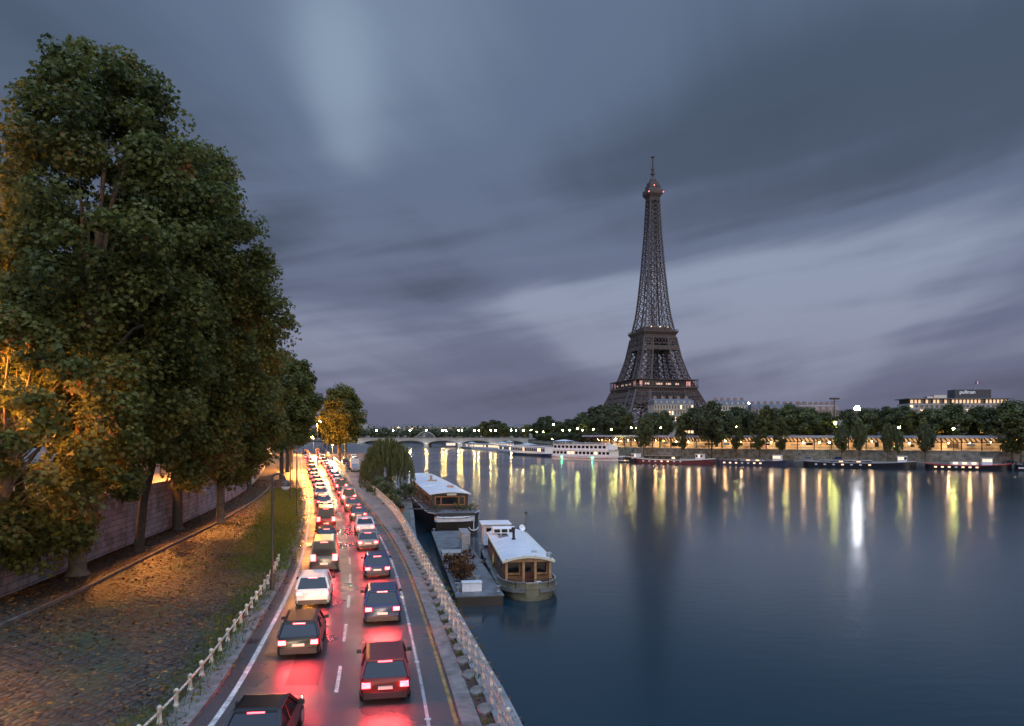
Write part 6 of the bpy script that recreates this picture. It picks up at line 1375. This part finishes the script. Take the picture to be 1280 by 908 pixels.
for k, (px, off, z, kd, c, lab) in enumerate([(1008, 6, 2.3, 'tall crossover', 'silver', 'silver car parked on the lower right quay before the black barge'), (1046, -4, 3.12, 'hatchback', 'navy blue', 'blue hatchback parked on the roof of the black barge'), (1262, 7, 2.3, 'saloon', 'black', 'black saloon parked on the lower quay at the far right')]):
    s_ = bank_px(px, off); p, d, n = bank(s_, off); place_car(kd, c, (p.x, p.y, z), math.atan2(d.y, d.x) - math.pi / 2, lab, 'cars on the lower right quay', False)

# ------------------------------------------------------------------ lamps on the left bank
def quay_lamp(label, x, y, h, z=Z_SIDE):
    t = thing('quay_lamp', label, 'street lamp', (x, y, z), 0, 'unlit lamp posts along the left pavement')
    b = MB(); b.tube([(0, 0, 0), (0, 0, 1.0), (0, 0, 1.02), (0, 0, h)], [.13, .12, .085, .06], 10); b.build('post', M_post, t, True)
    b = MB(); b.tube([(0, 0, h - .02), (0, 0, h + .25), (.12, -.0, h + .45), (.42, 0, h + .5), (.72, 0, h + .35), (.8, 0, h + .1)], .045, 8); b.build('arm', M_post, t, True)
    b = MB(); b.lathe((.8, 0, h - .32), [(.10, .44), (.22, .36), (.30, .12), (.3, .06)], 12); hd = b.build('lamp_shade', M_post, t, True)
    b = MB(); b.lathe((.8, 0, h - .48), [(.06, 0), (.18, .05), (.27, .18), (.27, .215)], 12); b.build('lamp_glass', mat('milk_glass', (.55, .62, .72), .2), hd, True)
quay_lamp('nearest tall dark lamp post with curved arm beside the bollard railing', -14.45, 43.4, 6.5)
quay_lamp('second dark lamp post farther along the left pavement', -24.5, 82, 7.4)
quay_lamp('third dark lamp post just behind the second one', -32.0, 104, 7.4)
def sodium_lamp(name, label, loc, h, watts, group, glow=M_sodium, col=(1, .34, .06), arm=(1.2, 0), r_=.28):
    t = thing(name, label, 'street lamp', loc, 0, group); b = MB(); b.tube([(0, 0, 0), (0, 0, h), (arm[0] * .5, arm[1] * .5, h + .5), (arm[0], arm[1], h + .55)], [.12, .08, .06, .05], 8); b.build('post', M_post, t, True)
    b = MB(); b.lathe((arm[0], arm[1], h + .36), [(.1, .26), (.34, .12), (.36, .04)], 10); b.build('lamp_shade', M_post, t, True)
    b = MB(); b.ball((arm[0], arm[1], h + .2), r_, 8, 5, .6); b.build('bulb', glow, t)
    ld = bpy.data.lights.new('street_light', 'POINT'); ld.energy = watts; ld.color = col; ld.shadow_soft_size = .7; o = bpy.data.objects.new('street_light', ld); COL.objects.link(o); o.parent = t; o.location = (arm[0], arm[1], h - .25)
    return t
UG = 'sodium lamps on the upper street'
sodium_lamp('sodium_lamp', 'orange street lamp glowing through the leaves at the left edge', (-33.5, 39, 9.2), 7.0, 52000, UG)
sodium_lamp('sodium_lamp', 'orange street lamp glowing between the trunks behind the tallest plane', (-36.0, 58, 9.2), 6.5, 10000, UG)
sodium_lamp('sodium_lamp', 'orange street lamp glowing behind the ivy clad plane', (-40.0, 82, 9.2), 6.0, 20000, UG)
sodium_lamp('sodium_lamp', 'orange street lamp far along the upper street', (-49.0, 118, 9.2), 6.0, 14000, UG)
RG = 'lamps lighting the distant road'
sodium_lamp('road_lamp', 'left one of the orange lamps high over the distant road', at(397, 215, 4.5)[:], 12.2, 45000, RG, arm=(-.5, 0), r_=.42)
sodium_lamp('road_lamp', 'right one of the orange lamps high over the distant road', (at(402.5, 238, 0).x, 238, 4.5), 13.6, 45000, RG, arm=(-.5, 0), r_=.42)
sodium_lamp('road_lamp', 'low orange lamp at the left of the distant road', (at(365, 190, 0).x, 190, 4.5), 7.8, 40000, RG, arm=(1, 0), r_=.34)
sodium_lamp('road_lamp', 'white lamp under the trees right of the distant road', (at(410, 255, 0).x + 1.5, 255, 4.5), 6.8, 40000, RG, emis('lamp_white_glow', (1, .9, .6), 200), (1, .85, .5), (-1, 0), .4)
sodium_lamp('road_lamp', 'pale lamp beside the parked cars right of the distant road', (at(416, 262, 0).x, 262, 4.5), 6.2, 40000, RG, MATS['lamp_white_glow'], (1, .85, .5), (.5, 0), .4)
sodium_lamp('road_lamp', 'orange lamp at the far end of the road under the trees', (at(392, 330, 0).x, 330, 4.5), 8, 260000, RG, arm=(-.5, 0), r_=.5)
